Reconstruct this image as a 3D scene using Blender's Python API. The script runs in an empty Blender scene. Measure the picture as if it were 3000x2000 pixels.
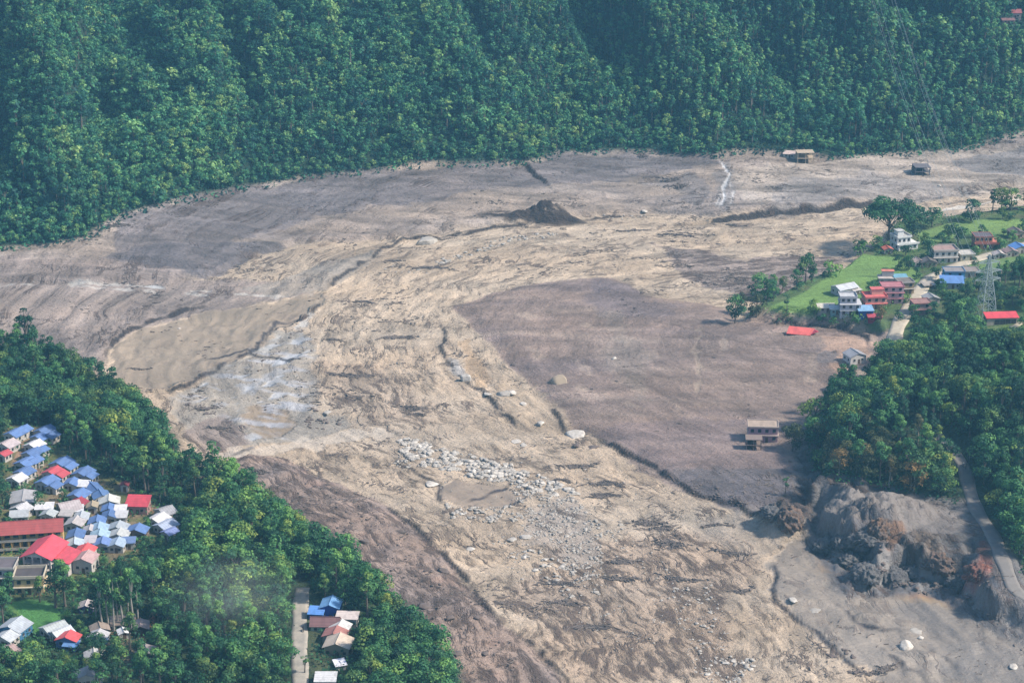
import bpy, math, random
import numpy as np
from mathutils import Vector
random.seed(7)
R = math.radians
SC = bpy.context.scene
COL = SC.collection

# ------------------------------------------------------------------ camera, sky, sun, exposure
CAM_H, PITCH, F = 300.0, R(20.0), 4900.0          # F in units of a 2352 px wide picture
CX, CY = 1176.0, 784.0
cam = bpy.data.cameras.new('camera'); cam_o = bpy.data.objects.new('camera', cam); COL.objects.link(cam_o)
cam_o.location = (0, 0, CAM_H); cam_o.rotation_euler = (math.pi/2 - PITCH, 0, 0)
cam.sensor_width = 36; cam.lens = 36*F/2352; cam.clip_start = 1; cam.clip_end = 20000
SC.camera = cam_o
SUN_EL, SUN_AZ = R(44), R(98)                     # azimuth measured from +Y (away from camera) towards +X (right)
w = bpy.data.worlds.new('World'); SC.world = w; w.use_nodes = True
nt = w.node_tree; bg = nt.nodes['Background']
sky = nt.nodes.new('ShaderNodeTexSky'); sky.sky_type = 'NISHITA'; sky.sun_disc = False
sky.sun_elevation = SUN_EL; sky.sun_rotation = SUN_AZ; sky.altitude = 700; sky.dust_density = 2.0
nt.links.new(sky.outputs[0], bg.inputs[0]); bg.inputs[1].default_value = 0.125
sl = bpy.data.lights.new('sun', 'SUN'); sl.energy = 3.7; sl.angle = R(5); sl.color = (1.0, 0.90, 0.775)
so = bpy.data.objects.new('sun', sl); COL.objects.link(so)
sd = Vector((math.sin(SUN_AZ)*math.cos(SUN_EL), math.cos(SUN_AZ)*math.cos(SUN_EL), math.sin(SUN_EL)))
so.rotation_euler = sd.to_track_quat('Z', 'Y').to_euler(); so.location = (0, 0, 900)
SC.view_settings.view_transform = 'Standard'; SC.view_settings.look = 'None'
SC.view_settings.exposure = 0.95; SC.view_settings.gamma = 1; SC.cycles.volume_bounces = 1

# ------------------------------------------------------------------ small maths
def lin(c): c /= 255.0; return c/12.92 if c <= .04045 else ((c+.055)/1.055)**2.4
def C(r, g, b, k=.62): return (lin(r)*k, lin(g)*k, lin(b)*k)
PC, PS = math.cos(PITCH), math.sin(PITCH)
def ray(u, v):
    a, b = (u-CX)/F, (CY-v)/F
    return np.array([a, PC + b*PS, -PS + b*PC])
def P(u, v, z=0.0):
    d = ray(u, v); t = (z-CAM_H)/d[2]; return (d[0]*t, d[1]*t)
def proj(x, y, z):
    dz = z-CAM_H; dep = y*PC - dz*PS; up = y*PS + dz*PC
    return CX + F*x/dep, CY - F*up/dep, dep
def h2(ix, iy, seed):
    h = (ix.astype(np.int64)*374761393 + iy.astype(np.int64)*668265263 + seed*974634777) & 0xffffffff
    h = ((h ^ (h >> 13))*1274126177) & 0xffffffff
    return (h ^ (h >> 16)) & 0xffffffff
def perlin(x, y, seed=0):
    ix = np.floor(x); iy = np.floor(y); fx = x-ix; fy = y-iy
    sx = fx*fx*fx*(fx*(fx*6-15)+10); sy = fy*fy*fy*(fy*(fy*6-15)+10)
    def g(dx, dy):
        a = h2(ix+dx, iy+dy, seed)*(2*math.pi/4294967296.0)
        return np.cos(a)*(fx-dx) + np.sin(a)*(fy-dy)
    a = g(0, 0); b = g(1, 0); c = g(0, 1); d = g(1, 1)
    return ((a+(b-a)*sx) + ((c+(d-c)*sx) - (a+(b-a)*sx))*sy)*1.5
def fbm(x, y, scale, octv=4, seed=0, gain=.5):
    s = np.zeros_like(x); a = 1.0; f = 1.0/scale; n = 0
    for i in range(octv):
        s += a*perlin(x*f+17.3*i, y*f-9.1*i, seed+i); n += a; a *= gain; f *= 2.03
    return s/n*1.6
def ridged(x, y, scale, octv=4, seed=0):
    s = np.zeros_like(x); a = 1.0; f = 1.0/scale; n = 0
    for i in range(octv):
        s += a*(1-np.abs(perlin(x*f, y*f, seed+i))*2); n += a; a *= .55; f *= 2.1
    return s/n
def sstep(t): t = np.clip(t, 0, 1); return t*t*(3-2*t)

# ------------------------------------------------------------------ terrain grid
def axis(lo, hi, step, olo, ohi):
    a = list(np.arange(lo, hi, step)); s = step; x = a[0]; left = []
    while x > olo: s *= 1.25; x -= s; left.append(x)
    s = step; x = a[-1]; right = []
    while x < ohi: s *= 1.25; x += s; right.append(x)
    return np.array(left[::-1]+a+right)
XS = axis(-325, 330, .9, -1500, 1500); YS = axis(505, 1330, .9, -300, 2600)
NX, NY = len(XS), len(YS)
X, Y = np.meshgrid(XS, YS)                         # [NY, NX]
def sdf(poly, margin=60):                          # positive inside
    p = np.array(poly, float)
    x0, x1 = p[:, 0].min()-margin, p[:, 0].max()+margin; y0, y1 = p[:, 1].min()-margin, p[:, 1].max()+margin
    i0, i1 = np.searchsorted(XS, [x0, x1]); j0, j1 = np.searchsorted(YS, [y0, y1])
    out = np.full(X.shape, -float(margin)); gx = X[j0:j1, i0:i1]; gy = Y[j0:j1, i0:i1]
    if gx.size == 0: return out
    d2 = np.full(gx.shape, 1e12); ins = np.zeros(gx.shape, bool)
    q = np.roll(p, -1, axis=0)
    for (ax, ay), (bx, by) in zip(p, q):
        ex, ey = bx-ax, by-ay; wx = gx-ax; wy = gy-ay
        t = np.clip((wx*ex+wy*ey)/(ex*ex+ey*ey+1e-9), 0, 1)
        d2 = np.minimum(d2, (wx-ex*t)**2+(wy-ey*t)**2)
        c = (ay > gy) != (by > gy)
        with np.errstate(divide='ignore', invalid='ignore'):
            ins ^= c & (gx < (bx-ax)*(gy-ay)/((by-ay) if by != ay else 1e-9)+ax)
    d = np.sqrt(d2); out[j0:j1, i0:i1] = np.where(ins, d, -d)
    return out
def linef(pts, margin=40):                         # distance, signed side, arc length to a polyline
    p = np.array(pts, float)
    x0, x1 = p[:, 0].min()-margin, p[:, 0].max()+margin; y0, y1 = p[:, 1].min()-margin, p[:, 1].max()+margin
    i0, i1 = np.searchsorted(XS, [x0, x1]); j0, j1 = np.searchsorted(YS, [y0, y1]); sl_ = (slice(j0, j1), slice(i0, i1))
    gx = X[sl_]; gy = Y[sl_]; D = np.full(gx.shape, 1e6); S = np.zeros(gx.shape); T = np.zeros(gx.shape); acc = 0
    for (ax, ay), (bx, by) in zip(p[:-1], p[1:]):
        ex, ey = bx-ax, by-ay; L = math.hypot(ex, ey); wx = gx-ax; wy = gy-ay
        t = np.clip((wx*ex+wy*ey)/(L*L), 0, 1); d = np.hypot(wx-ex*t, wy-ey*t)
        m = d < D; D = np.where(m, d, D); S = np.where(m, np.sign(ex*wy-ey*wx), S); T = np.where(m, acc+t*L, T); acc += L
    return sl_, D, S, T, acc
px0 = lambda pts, z=0: [P(u, v, z) for u, v in pts]
WARP = fbm(X, Y, 30, 4, 5)
Z = np.zeros_like(X)
# --- mud bank and the far hill
BANK = [(-900, 690), (0, 650), (200, 655), (330, 645), (480, 640), (560, 600), (680, 560), (830, 555), (930, 548), (1150, 522), (1330, 503), (1500, 490), (1640, 508), (1800, 495), (1950, 480), (2100, 455), (2352, 425), (3300, 400)]
bk = px0(BANK); far = [(1400, 3500), (-1400, 3500)]
dB = sdf(bk+far, 900)
Z += np.where(dB > 0, np.minimum(dB, 90)*.16 + 2.0*sstep(dB/2.5), 0)
def cast(u, v):
    d = ray(u, v); t0 = (70-CAM_H)/d[2]; t1 = (-6-CAM_H)/d[2]
    ts = np.linspace(t0, t1, 900); x = d[0]*ts; y = d[1]*ts; z = CAM_H+d[2]*ts
    g = hgt(x, y); below = np.where(z <= g)[0]
    k = below[0] if len(below) else len(ts)-1
    return float(x[k]), float(y[k]), float(g[k])
def hgt(x, y, A=None):
    A = Z if A is None else A
    x = np.clip(np.asarray(x, float), XS[0]+.01, XS[-1]-.01); y = np.clip(np.asarray(y, float), YS[0]+.01, YS[-1]-.01)
    i = np.searchsorted(XS, x)-1; j = np.searchsorted(YS, y)-1
    fx = (x-XS[i])/(XS[i+1]-XS[i]); fy = (y-YS[j])/(YS[j+1]-YS[j])
    return (A[j, i]*(1-fx)+A[j, i+1]*fx)*(1-fy)+(A[j+1, i]*(1-fx)+A[j+1, i+1]*fx)*fy
def px(pts): return [cast(u, v)[:2] for u, v in pts]
TREELINE = [(-60, 580), (0, 575), (110, 566), (200, 552), (260, 515), (300, 495), (440, 460), (560, 440), (700, 414), (850, 400), (980, 382), (1080, 386), (1230, 380), (1290, 357), (1400, 354), (1480, 353), (1560, 362), (1640, 364), (1700, 354), (1800, 357), (1850, 352), (1900, 368), (2000, 364), (2100, 357), (2200, 352), (2280, 332), (2352, 312), (2420, 300)]
tl = px(TREELINE); tl = [(-1400, tl[0][1]-40)]+tl+[(1400, tl[-1][1]+40)]
dT = sdf(tl+far, 900)
s = np.maximum(dT, 0)
spur = fbm(X+.35*Y, Y*.3, 62, 3, 21)
rav = 1-np.exp(-((X-(215+(Y-1130)*-.35))/26.0)**2)
Z += .50*s + spur*np.minimum(s*.5, 42) + (rav-1)*np.minimum(s*.28, 16)
Z = np.where(Z > 150, 150+(Z-150)*.35, Z)
# --- left terrace (wood and village)
EDGE = [(-900, 830), (-60, 838), (0, 850), (100, 868), (200, 905), (300, 950), (375, 1005), (392, 1040), (380, 1060), (420, 1105), (500, 1150), (595, 1195), (640, 1230), (700, 1275), (760, 1320), (820, 1350), (865, 1395), (895, 1440), (960, 1500), (1020, 1550), (1055, 1620), (1100, 1760), (1200, 2600), (-2500, 2600)]
dL = sdf(px0(EDGE), 200)
Z += 10*sstep((dL+WARP*3+3)/14) + 4*sstep(dL/90)*(1+.5*fbm(X, Y, 60, 3, 9))
# --- right terrace (fields and village)
TERR = [(1690, 745), (1735, 712), (1790, 690), (1860, 655), (1910, 640), (1965, 600), (2015, 575), (2040, 530), (2200, 512), (2352, 490), (3300, 470), (3300, 1000), (2300, 900), (2100, 860), (2050, 812), (1990, 772), (1880, 752), (1760, 750)]
dV = sdf(px0(TERR), 100)
Z += 6*sstep((dV+WARP*2)/6) + 5*sstep((dV-10)/120)
SHELF = [(1835, 1232), (1880, 1262), (1935, 1300), (1960, 1352), (2040, 1352), (2130, 1350), (2200, 1372), (2290, 1428), (2360, 1456), (3000, 1560), (3400, 900), (2100, 860), (2040, 840), (1985, 862), (1930, 905), (1885, 950), (1862, 1050), (1850, 1150)]
dS = sdf(px0(SHELF), 100)
xr = P(2230, 1350)[0]; Z += 9*sstep((dS-3+WARP*9+3.2*fbm(X, Y, 9, 3, 33))/(5.5+10*sstep((X-xr)/18)))
HILL = [(1838, 1000), (1850, 1085), (1900, 1120), (2000, 1125), (2100, 1150), (2200, 1165), (2262, 1262), (2325, 1320), (2400, 1390), (3000, 1500), (3400, 900), (2420, 800), (2200, 800), (2080, 800), (2030, 830), (1975, 880), (1885, 930)]
dH = sdf(px(HILL), 100)
Z += 13*sstep((dH+WARP*5)/60)*(1+.35*fbm(X, Y, 50, 3, 31))
# --- knob of dark earth, lobe, gravel banks
LOBE = [(1045, 705), (1130, 672), (1260, 645), (1400, 637), (1445, 655), (1480, 680), (1560, 690), (1640, 700), (1700, 735), (1800, 745), (1950, 758), (2100, 790), (2050, 900), (1950, 1000), (1900, 1190), (1850, 1195), (1760, 1175), (1640, 1150), (1560, 1115), (1540, 1095), (1440, 1040), (1365, 1002), (1310, 985), (1290, 955), (1235, 905), (1180, 850), (1130, 800), (1075, 745)]
dO = sdf(px0(LOBE), 60); Z += 1.6*sstep((dO+WARP*3)/9)
LBANK = [(500, 1060), (560, 1046), (650, 1050), (700, 1085), (800, 1125), (890, 1160), (960, 1215), (1010, 1260), (1060, 1340), (1130, 1410), (1220, 1490), (1320, 1590), (1500, 1800), (700, 1800), (400, 1100)]
dG = sdf(px0(LBANK), 60); Z += 2.2*sstep((dG+WARP*2)/7)
for (u, v, r, hh, ex) in [(1260, 508, 8.5, 4.9, 1.35), (1212, 514, 7, 2.5, 1.9), (1175, 519, 6, 1.6, 2.4), (1235, 512, 7, 2.6, 1.6), (1292, 507, 8, 1.9, 1.6), (1815, 1218, 9, 7, 1.2), (1790, 1200, 7, 5, 1.6), (2015, 1232, 13, 7, 1.5), (1985, 1262, 10, 5.5, 1.6)]:
    x0, y0 = P(u, v); dd = np.hypot((X-x0)/ex, Y-y0)/r
    Z += hh*np.clip(1-dd, 0, 1)**.8*(.6+.65*ridged(X+WARP*3, Y, 5, 4, 3))
# --- scarps: a drop of h on the near side of each line
SCARPS = [([(1640, 511), (1730, 502), (1800, 494), (1850, 489), (1950, 480), (2000, 474)], 3.0, 14, 2.2), ([(1010, 548), (1060, 543), (1160, 524), (1320, 505), (1450, 495)], 1.4, 20, 1.2),
 ([(740, 670), (780, 640), (830, 605), (880, 575), (940, 552), (1010, 545), (1080, 530)], 1.8, 12, 1.3), ([(240, 815), (260, 790), (300, 760), (340, 745), (400, 725), (470, 705)], 2.0, 14, 1.8),
 ([(350, 912), (430, 890), (480, 860), (520, 835), (590, 805), (600, 780), (640, 745), (690, 735), (725, 710), (740, 690)], 1.7, 8, 1.2), ([(480, 1058), (540, 1040), (595, 1025)], 1.3, 14, 1.0),
 ([(1365, 1002), (1440, 1042), (1500, 1070), (1540, 1098), (1560, 1118), (1620, 1142), (1700, 1165), (1790, 1190)], 1.8, 10, 1.6), ([(1035, 850), (1060, 875), (1110, 900), (1160, 955), (1185, 985)], 1.1, 8, .9),
 ([(1245, 920), (1275, 945), (1305, 990), (1320, 998)], 1.5, 5, 1.2), ([(1900, 1370), (1960, 1430), (2030, 1447), (2085, 1452)], 1.0, 8, .9), ([(2130, 1475), (2150, 1500), (2190, 1530), (2230, 1545)], 1.0, 8, .9),
 ([(2000, 1478), (2040, 1500), (2080, 1535), (2130, 1560)], 1.0, 8, .9), ([(1780, 1290), (1778, 1350), (1795, 1400), (1850, 1440), (1930, 1500), (2000, 1560)], .7, 8, .7), ([(1215, 385), (1230, 405), (1252, 422)], 1.8, 8, 2.2),
 ([(1010, 740), (1025, 770), (1015, 800), (1045, 850)], .8, 6, .8), ([(1720, 752), (1800, 742), (1880, 752), (1950, 762), (1990, 778), (2000, 800)], 1.8, 8, 1.3), ([(460, 832), (560, 805), (660, 830), (720, 815)], .6, 6, .8),
 ([(900, 1050), (1010, 1120), (1010, 1150), (1035, 1180)], .7, 6, .7), ([(1190, 1100), (1150, 1125), (1060, 1160)], .8, 6, .7), ([(860, 1140), (960, 1215), (1040, 1300), (1130, 1405), (1240, 1500), (1330, 1590)], 1.2, 6, .9)]
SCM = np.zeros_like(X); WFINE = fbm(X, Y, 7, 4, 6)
for pts, hh, L, wd in SCARPS:
    pw = px(pts); m = []
    for a, b in zip(pw[:-1], pw[1:]):              # roughen the line
        n = max(2, int(math.hypot(b[0]-a[0], b[1]-a[1])/9))
        for k in range(n):
            t = k/n; m.append((a[0]+(b[0]-a[0])*t+random.uniform(-1, 1), a[1]+(b[1]-a[1])*t+random.uniform(-1.4, 1.4)))
    m.append(pw[-1]); sl_, D, S, T, tot = linef(m)
    if m[0][0] > m[-1][0]: S = -S
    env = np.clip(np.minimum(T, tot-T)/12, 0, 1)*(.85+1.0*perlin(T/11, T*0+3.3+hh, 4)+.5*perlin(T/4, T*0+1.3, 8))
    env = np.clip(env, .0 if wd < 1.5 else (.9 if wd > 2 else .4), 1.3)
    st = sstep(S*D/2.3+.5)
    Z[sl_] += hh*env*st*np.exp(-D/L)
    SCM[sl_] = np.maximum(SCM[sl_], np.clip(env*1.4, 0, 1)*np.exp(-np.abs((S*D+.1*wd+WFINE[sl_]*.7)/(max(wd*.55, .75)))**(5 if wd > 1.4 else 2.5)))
# --- roughness masks and relief
rough = .35+0*X
cliff = sstep((dS+8)/8)*(1-sstep((dS-16)/12))
near_slide = sstep((X-P(1840, 1250)[0]+4)/10)*sstep((P(1840, 1000)[1]-Y)/30+.4)
cliff = cliff*near_slide
Z += cliff*(ridged(X+WARP*5, Y*1.0+X*.5, 26, 3, 41)-.45)*3.5
Z += cliff*(fbm(X*1.3, Y*.6+X*.2, 6, 4, 47)*1.5+(ridged(X*1.2+Y*.4, Y*.7, 7, 4, 49)-.5)*2.2)
Z += sstep(dG/6)*(fbm(X, Y, 10, 5, 51)*1.5 + np.maximum(ridged(X, Y, 8, 3, 52)-.75, 0)*3)
bankm = sstep(dB/8)*(1-sstep((dT+4)/10))
Z += bankm*(fbm(X*.45+Y*.2, Y*1.1, 16, 4, 61)*1.1+fbm(X*.14+Y*.3, Y*1.1+WARP*3, 5, 4, 63)*.7)
river = (1-sstep(dB/4))*(1-sstep((dL+4)/8))*(1-sstep((dV+3)/6))*(1-sstep((dS+3)/6))*(1-sstep(dG/5))
CENT = [(3300, 420), (2352, 475), (1900, 522), (1500, 540), (1200, 575), (980, 640), (860, 740), (830, 850), (900, 950), (1080, 1050), (1300, 1170), (1500, 1300), (1650, 1450), (1750, 1620), (2000, 2400)]
slF, FD, FS, FT, _ = linef(px0(CENT), 3000)
flow_s, flow_t = np.zeros_like(X), np.zeros_like(X); flow_s[slF] = FT; flow_t[slF] = FS*FD
fm = 1-sstep((dO+4)/8)
Z += river*fm*(fbm(flow_s*.45, flow_t*1.0+WARP*3, 6.5, 5, 71)*.75 + np.maximum(fbm(X*.6, Y*1.2, 13, 3, 73)-.35, 0)*1.6)
Z += river*(1-fm)*fbm(X*.35, Y, 9, 5, 75)*.8
# --- roads: flatten the ground under them
ROADS = {}
def road_path(pts, wd):
    pw = [cast(u, v) for u, v in pts]; q = []
    for k in range(len(pw)-1):                     # Catmull-Rom
        p0 = np.array(pw[max(k-1, 0)]); p1 = np.array(pw[k]); p2 = np.array(pw[k+1]); p3 = np.array(pw[min(k+2, len(pw)-1)])
        n = max(2, int(np.linalg.norm(p2-p1)/2.0))
        for i in range(n):
            t = i/n; q.append(.5*((2*p1)+(p2-p0)*t+(2*p0-5*p1+4*p2-p3)*t*t+(3*p1-p0-3*p2+p3)*t**3))
    q.append(np.array(pw[-1])); q = np.array(q)
    for _ in range(30): q[1:-1, 2] = (q[:-2, 2]+q[2:, 2]+q[1:-1, 2]*2)/4
    sl_, D, S, T, tot = linef([(a[0], a[1]) for a in q])
    cum = np.concatenate([[0], np.cumsum(np.hypot(np.diff(q[:, 0]), np.diff(q[:, 1])))])
    zr = np.interp(T, cum, q[:, 2]); m = 1-sstep((D-wd*.5-.8)/4)
    Z[sl_] = Z[sl_]*(1-m)+(zr-.05)*m
    return q, wd
ROADS['concrete'] = road_path([(690, 1640), (690, 1568), (688, 1500), (688, 1430), (690, 1390), (695, 1350)], 4.6)
ROADS['village'] = road_path([(2054, 800), (2054, 778), (2066, 740), (2092, 700), (2112, 668), (2130, 645), (2175, 620), (2215, 604), (2260, 590), (2310, 575), (2352, 562), (2420, 548)], 6.2)
ROADS['hill'] = road_path([(2150, 1000), (2180, 1025), (2200, 1050), (2215, 1080), (2228, 1130), (2245, 1175), (2280, 1230), (2305, 1290), (2330, 1340), (2370, 1380)], 4.6)
ROADS['track'] = road_path([(2296, 770), (2320, 755), (2345, 742), (2380, 724)], 2.6)
# lawns and fields lie flatter
LAWN = px([(15, 1385), (60, 1376), (110, 1380), (140, 1400), (150, 1450), (90, 1455), (30, 1448)])
FIELDS = [px([(1758, 722), (1775, 700), (1850, 670), (1900, 640), (1950, 605), (2010, 588), (2060, 590), (2120, 630), (2110, 650), (2030, 640), (1990, 655), (1990, 690), (1900, 705), (1870, 725), (1800, 722)]),
          px([(2105, 535), (2170, 515), (2240, 505), (2352, 502), (2450, 500), (2450, 540), (2352, 535), (2320, 545), (2240, 535), (2190, 545), (2140, 560), (2110, 552)]),
          px([(2205, 618), (2260, 597), (2352, 585), (2420, 590), (2352, 612), (2260, 620)]),
          px([(2265, 752), (2340, 745), (2400, 730), (2400, 790), (2352, 790), (2290, 775)]),
          px([(1985, 730), (2040, 735), (2042, 775), (1990, 752)])]
dLW = sdf(LAWN); dF = [sdf(f) for f in FIELDS]
Z = Z.astype(float)

# ------------------------------------------------------------------ colours painted on the grid (colours of mud, earth, grass, darker scarp lines)
col = np.empty(X.shape+(3,)); col[:] = C(206, 185, 160)
deb = .48*np.ones_like(X); wet = np.zeros_like(X)
def paint(mask, c, k=.62):
    c = np.array(C(*c, k)); col[:] = col*(1-mask[..., None])+c*mask[..., None]
def reg(pts, c, soft=4, warp=5, op=1.0, d=None, dm=None, wt=None):
    d_ = sdf(px(pts)) if d is None else d
    m = sstep((d_+WARP*warp+WFINE*min(warp, 4)*.55)/(soft*.6)+.5)*op
    paint(m, c)
    if dm is not None: deb[:] = deb*(1-m)+dm*m
    if wt is not None: wet[:] = wet*(1-m)+wt*m
    return m
WFINE = fbm(X, Y, 7, 4, 6)
w2 = fbm(X*.5, Y, 45, 4, 81); w3 = fbm(flow_s*.25, flow_t, 16, 4, 83)
paint(sstep(w3*.9+.1)*.35, (196, 176, 154)); paint(sstep(w2)*.3, (214, 198, 176))
# far bank
mB = sstep((dB+WARP*2)/5+.5)
paint(mB, (172, 156, 142)); deb[:] = deb*(1-mB)+.30*mB
paint(mB*sstep(fbm(X*.3+Y*.15, Y, 28, 4, 85)+.35)*.6, (152, 141, 136))
reg([(300, 640), (260, 560), (270, 500), (420, 455), (560, 440), (700, 414), (900, 388), (1200, 375), (1290, 350), (1480, 345), (1650, 360), (1655, 378), (1500, 405), (1400, 415), (1240, 425), (1000, 455), (940, 465), (850, 470), (800, 490), (720, 495), (690, 520), (560, 545)], (126, 118, 118), 5, 6, .85, dm=.35)
reg([(240, 590), (380, 555), (520, 560), (650, 568), (620, 582), (560, 600), (500, 632), (470, 640), (400, 622), (330, 600)], (116, 110, 112), 4, 5, .85)
reg([(1480, 420), (1580, 400), (1640, 440), (1600, 470), (1540, 440)], (130, 126, 128), 6, 8, .6, dm=.7)
reg([(1640, 500), (1650, 400), (1668, 365), (1690, 400), (1690, 500)], (140, 136, 136), 6, 6, .7, dm=.5)
reg([(1700, 380), (1900, 368), (2352, 330), (2352, 430), (2000, 470), (1700, 480)], (186, 172, 158), 12, 8, .8)
reg([(2190, 372), (2290, 350), (2352, 335), (2420, 335), (2420, 405), (2352, 402), (2260, 400), (2215, 390)], (134, 130, 130), 3, 3, .85)
reg([(1840, 410), (2000, 400), (2200, 425), (2230, 440), (2050, 470), (1900, 480), (1740, 500), (1800, 450)], (146, 140, 138), 8, 10, .6)
# left flats
reg([(-100, 590), (250, 600), (480, 645), (700, 640), (740, 680), (480, 720), (300, 760), (245, 815), (240, 840), (-100, 800)], (164, 148, 138), 6, 6, .9, dm=.35)
reg([(-50, 780), (100, 760), (230, 790), (245, 840), (150, 830)], (140, 128, 122), 6, 8, .6, dm=.5)
reg([(245, 838), (255, 795), (330, 755), (480, 718), (600, 695), (740, 668), (735, 700), (690, 735), (620, 760), (590, 805), (480, 862), (400, 885), (340, 900), (270, 870)], (174, 156, 134), 2, 3, .95, dm=.1, wt=.8)
reg([(560, 660), (760, 600), (900, 570), (780, 650), (720, 680), (600, 690)], (172, 162, 150), 4, 6, .8, dm=.15)
reg([(1500, 560), (1650, 590), (1950, 590), (1900, 640), (1800, 680), (1700, 690), (1600, 660)], (160, 144, 136), 6, 8, .85, dm=.8)
# left braided stream
reg([(360, 915), (480, 865), (590, 810), (640, 760), (700, 760), (725, 800), (725, 870), (700, 950), (790, 960), (760, 1010), (600, 1020), (500, 1040), (430, 990)], (176, 166, 152), 4, 5, .9, dm=.2, wt=.3)
reg([(560, 930), (640, 925), (660, 990), (600, 1010), (555, 960)], (172, 148, 118), 4, 4, .8, wt=.9)
reg([(425, 990), (520, 955), (580, 1010), (560, 1040), (470, 1052)], (164, 146, 134), 4, 4, .9, dm=.6)
reg([(480, 1052), (590, 1022), (580, 1035), (540, 1050)], (152, 148, 148), 2, 2, .9)
st_m = sdf(px([(400, 915), (600, 790), (690, 760), (725, 800), (720, 940), (640, 1000), (480, 960)]))
stk = sstep((fbm(X*.28-Y*.12, Y+X*.3, 9, 4, 91)-.12)*4)*sstep((st_m+4)/10)
paint(stk*.75, (196, 196, 200)); wet += stk*.2
def stream(pts, wd, c, op=1, wob=2.0, wt=.4, brk=0.):
    pw = px(pts); sl_, D, S, T, tot = linef(pw)
    dd = D+fbm(X[sl_], Y[sl_], 12, 3, 95)*wob
    m = (1-sstep((dd-wd*.5)/(wd*.3+.4)))*op*np.clip(np.minimum(T, tot-T)/8, 0, 1)
    if brk: m *= sstep((fbm(X[sl_], Y[sl_], 14, 2, 97)+1-brk)*3)
    cc = np.array(C(*c)); col[sl_] = col[sl_]*(1-m[..., None])+cc*m[..., None]; wet[sl_] = wet[sl_]*(1-m)+wt*m; deb[sl_] *= (1-m)
stream([(-60, 650), (100, 655), (220, 652), (330, 655), (400, 668), (500, 668), (560, 680), (680, 680)], 1.1, (204, 198, 188), .75, 4, brk=.75)
stream([(60, 662), (200, 658), (330, 668), (430, 676), (560, 690)], .8, (204, 198, 188), .6, 4, brk=.8)
stream([(300, 648), (380, 662), (430, 660)], 2, (210, 208, 204), .8, 3, brk=.9)
stream([(1650, 365), (1668, 392), (1678, 400), (1662, 430), (1664, 455), (1650, 480)], .8, (214, 214, 214), .85, .8, brk=.3)
stream([(1650, 380), (1672, 400), (1685, 440), (1676, 480)], .5, (200, 198, 196), .6, .8, brk=.7)
stream([(1660, 430), (1650, 460), (1640, 492)], .5, (200, 198, 196), .6, .8, brk=.7)
stream([(725, 705), (690, 750), (640, 770), (600, 812), (560, 840), (480, 880), (400, 915)], 2.0, (214, 210, 202), .8, 4, brk=.9)
stream([(690, 750), (700, 790), (650, 840), (560, 900), (480, 940)], 4.0, (190, 190, 192), .7, 5, brk=.9)
stream([(2352, 452), (2250, 470), (2150, 485), (2060, 500)], 1.6, (222, 214, 202), .9, 2)
stream([(480, 1060), (620, 1035), (760, 1010), (860, 1000), (900, 1010)], 7, (218, 203, 184), .7, 6)
LATER = []
for pl in [[(400, 905), (500, 880), (600, 850), (720, 800)], [(430, 930), (560, 900), (720, 850)], [(500, 960), (620, 915), (730, 890)], [(640, 1000), (700, 960), (780, 950)], [(540, 1000), (600, 1010), (680, 1005)], [(600, 800), (660, 790), (720, 780)]]: stream(pl, 1.6, (206, 208, 212), .7, 5, wt=.9, brk=.85)
# lobe
mO = sstep((dO+WARP*2.5)/2+.5)*(1-sstep((dS-4)/6))
paint(mO, (154, 134, 122)); deb[:] = deb*(1-mO)+.06*mO
paint(mO*sstep(fbm(X*.22+Y*.1, Y*.9, 26, 4, 101)*1.3+.25)*.65, (138, 122, 118))
paint(mO*sstep(fbm(X*.2, Y, 11, 4, 103)*1.2-.05)*.5, (182, 162, 146))
for pl in [[(1330, 780), (1420, 830), (1470, 890), (1560, 930), (1700, 940)], [(1290, 800), (1360, 870), (1440, 930), (1560, 960)], [(1150, 720), (1300, 740), (1400, 760)], [(1400, 760), (1500, 820), (1530, 880)], [(1200, 790), (1300, 850), (1350, 920)], [(1550, 960), (1700, 990), (1800, 1000)], [(1850, 800), (1870, 850), (1840, 900)]]: LATER.append(pl)
for pl in LATER: stream(pl, 3.5, (186, 166, 148), .55, 5, wt=0, brk=1.0)
reg([(1390, 640), (1445, 655), (1480, 690), (1560, 700), (1500, 730), (1400, 720), (1330, 680)], (120, 110, 114), 8, 8, .55)
reg([(1400, 720), (1460, 760), (1480, 860), (1500, 920), (1450, 920), (1400, 800)], (160, 145, 132), 8, 8, .6)
stream([(1610, 745), (1598, 800), (1605, 850), (1600, 915)], 1.4, (184, 164, 142), .6, 2, brk=.3)
stream([(1668, 745), (1665, 790), (1655, 830)], 1.2, (182, 164, 146), .5, 2, brk=.3)
reg([(1050, 790), (1080, 775), (1110, 830), (1130, 870), (1110, 890), (1080, 860)], (186, 160, 130), 2, 3, .9, dm=.1)
reg([(1140, 880), (1230, 890), (1300, 970), (1310, 1000), (1180, 985), (1150, 930)], (186, 166, 142), 4, 5, .85, dm=.1)
reg([(1030, 820), (1050, 825), (1070, 870), (1045, 858)], (184, 184, 184), 2, 2, .7)
reg([(1365, 1002), (1440, 975), (1600, 960), (1780, 960), (1800, 1010), (1830, 1130), (1700, 1165), (1560, 1110)], (142, 126, 124), 4, 6, .7)
reg([(1540, 1095), (1640, 1060), (1800, 1080), (1850, 1190), (1790, 1195), (1640, 1150)], (112, 106, 108), 5, 6, .85, dm=.5)
reg([(1880, 770), (1960, 765), (2010, 790), (1960, 840), (1930, 860), (1900, 820)], (196, 164, 142), 5, 5, .9, dm=.2)
reg([(1760, 750), (1860, 740), (1960, 760), (1990, 775), (1880, 770), (1780, 762)], (176, 152, 140), 4, 4, .9, dm=.5)
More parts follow.
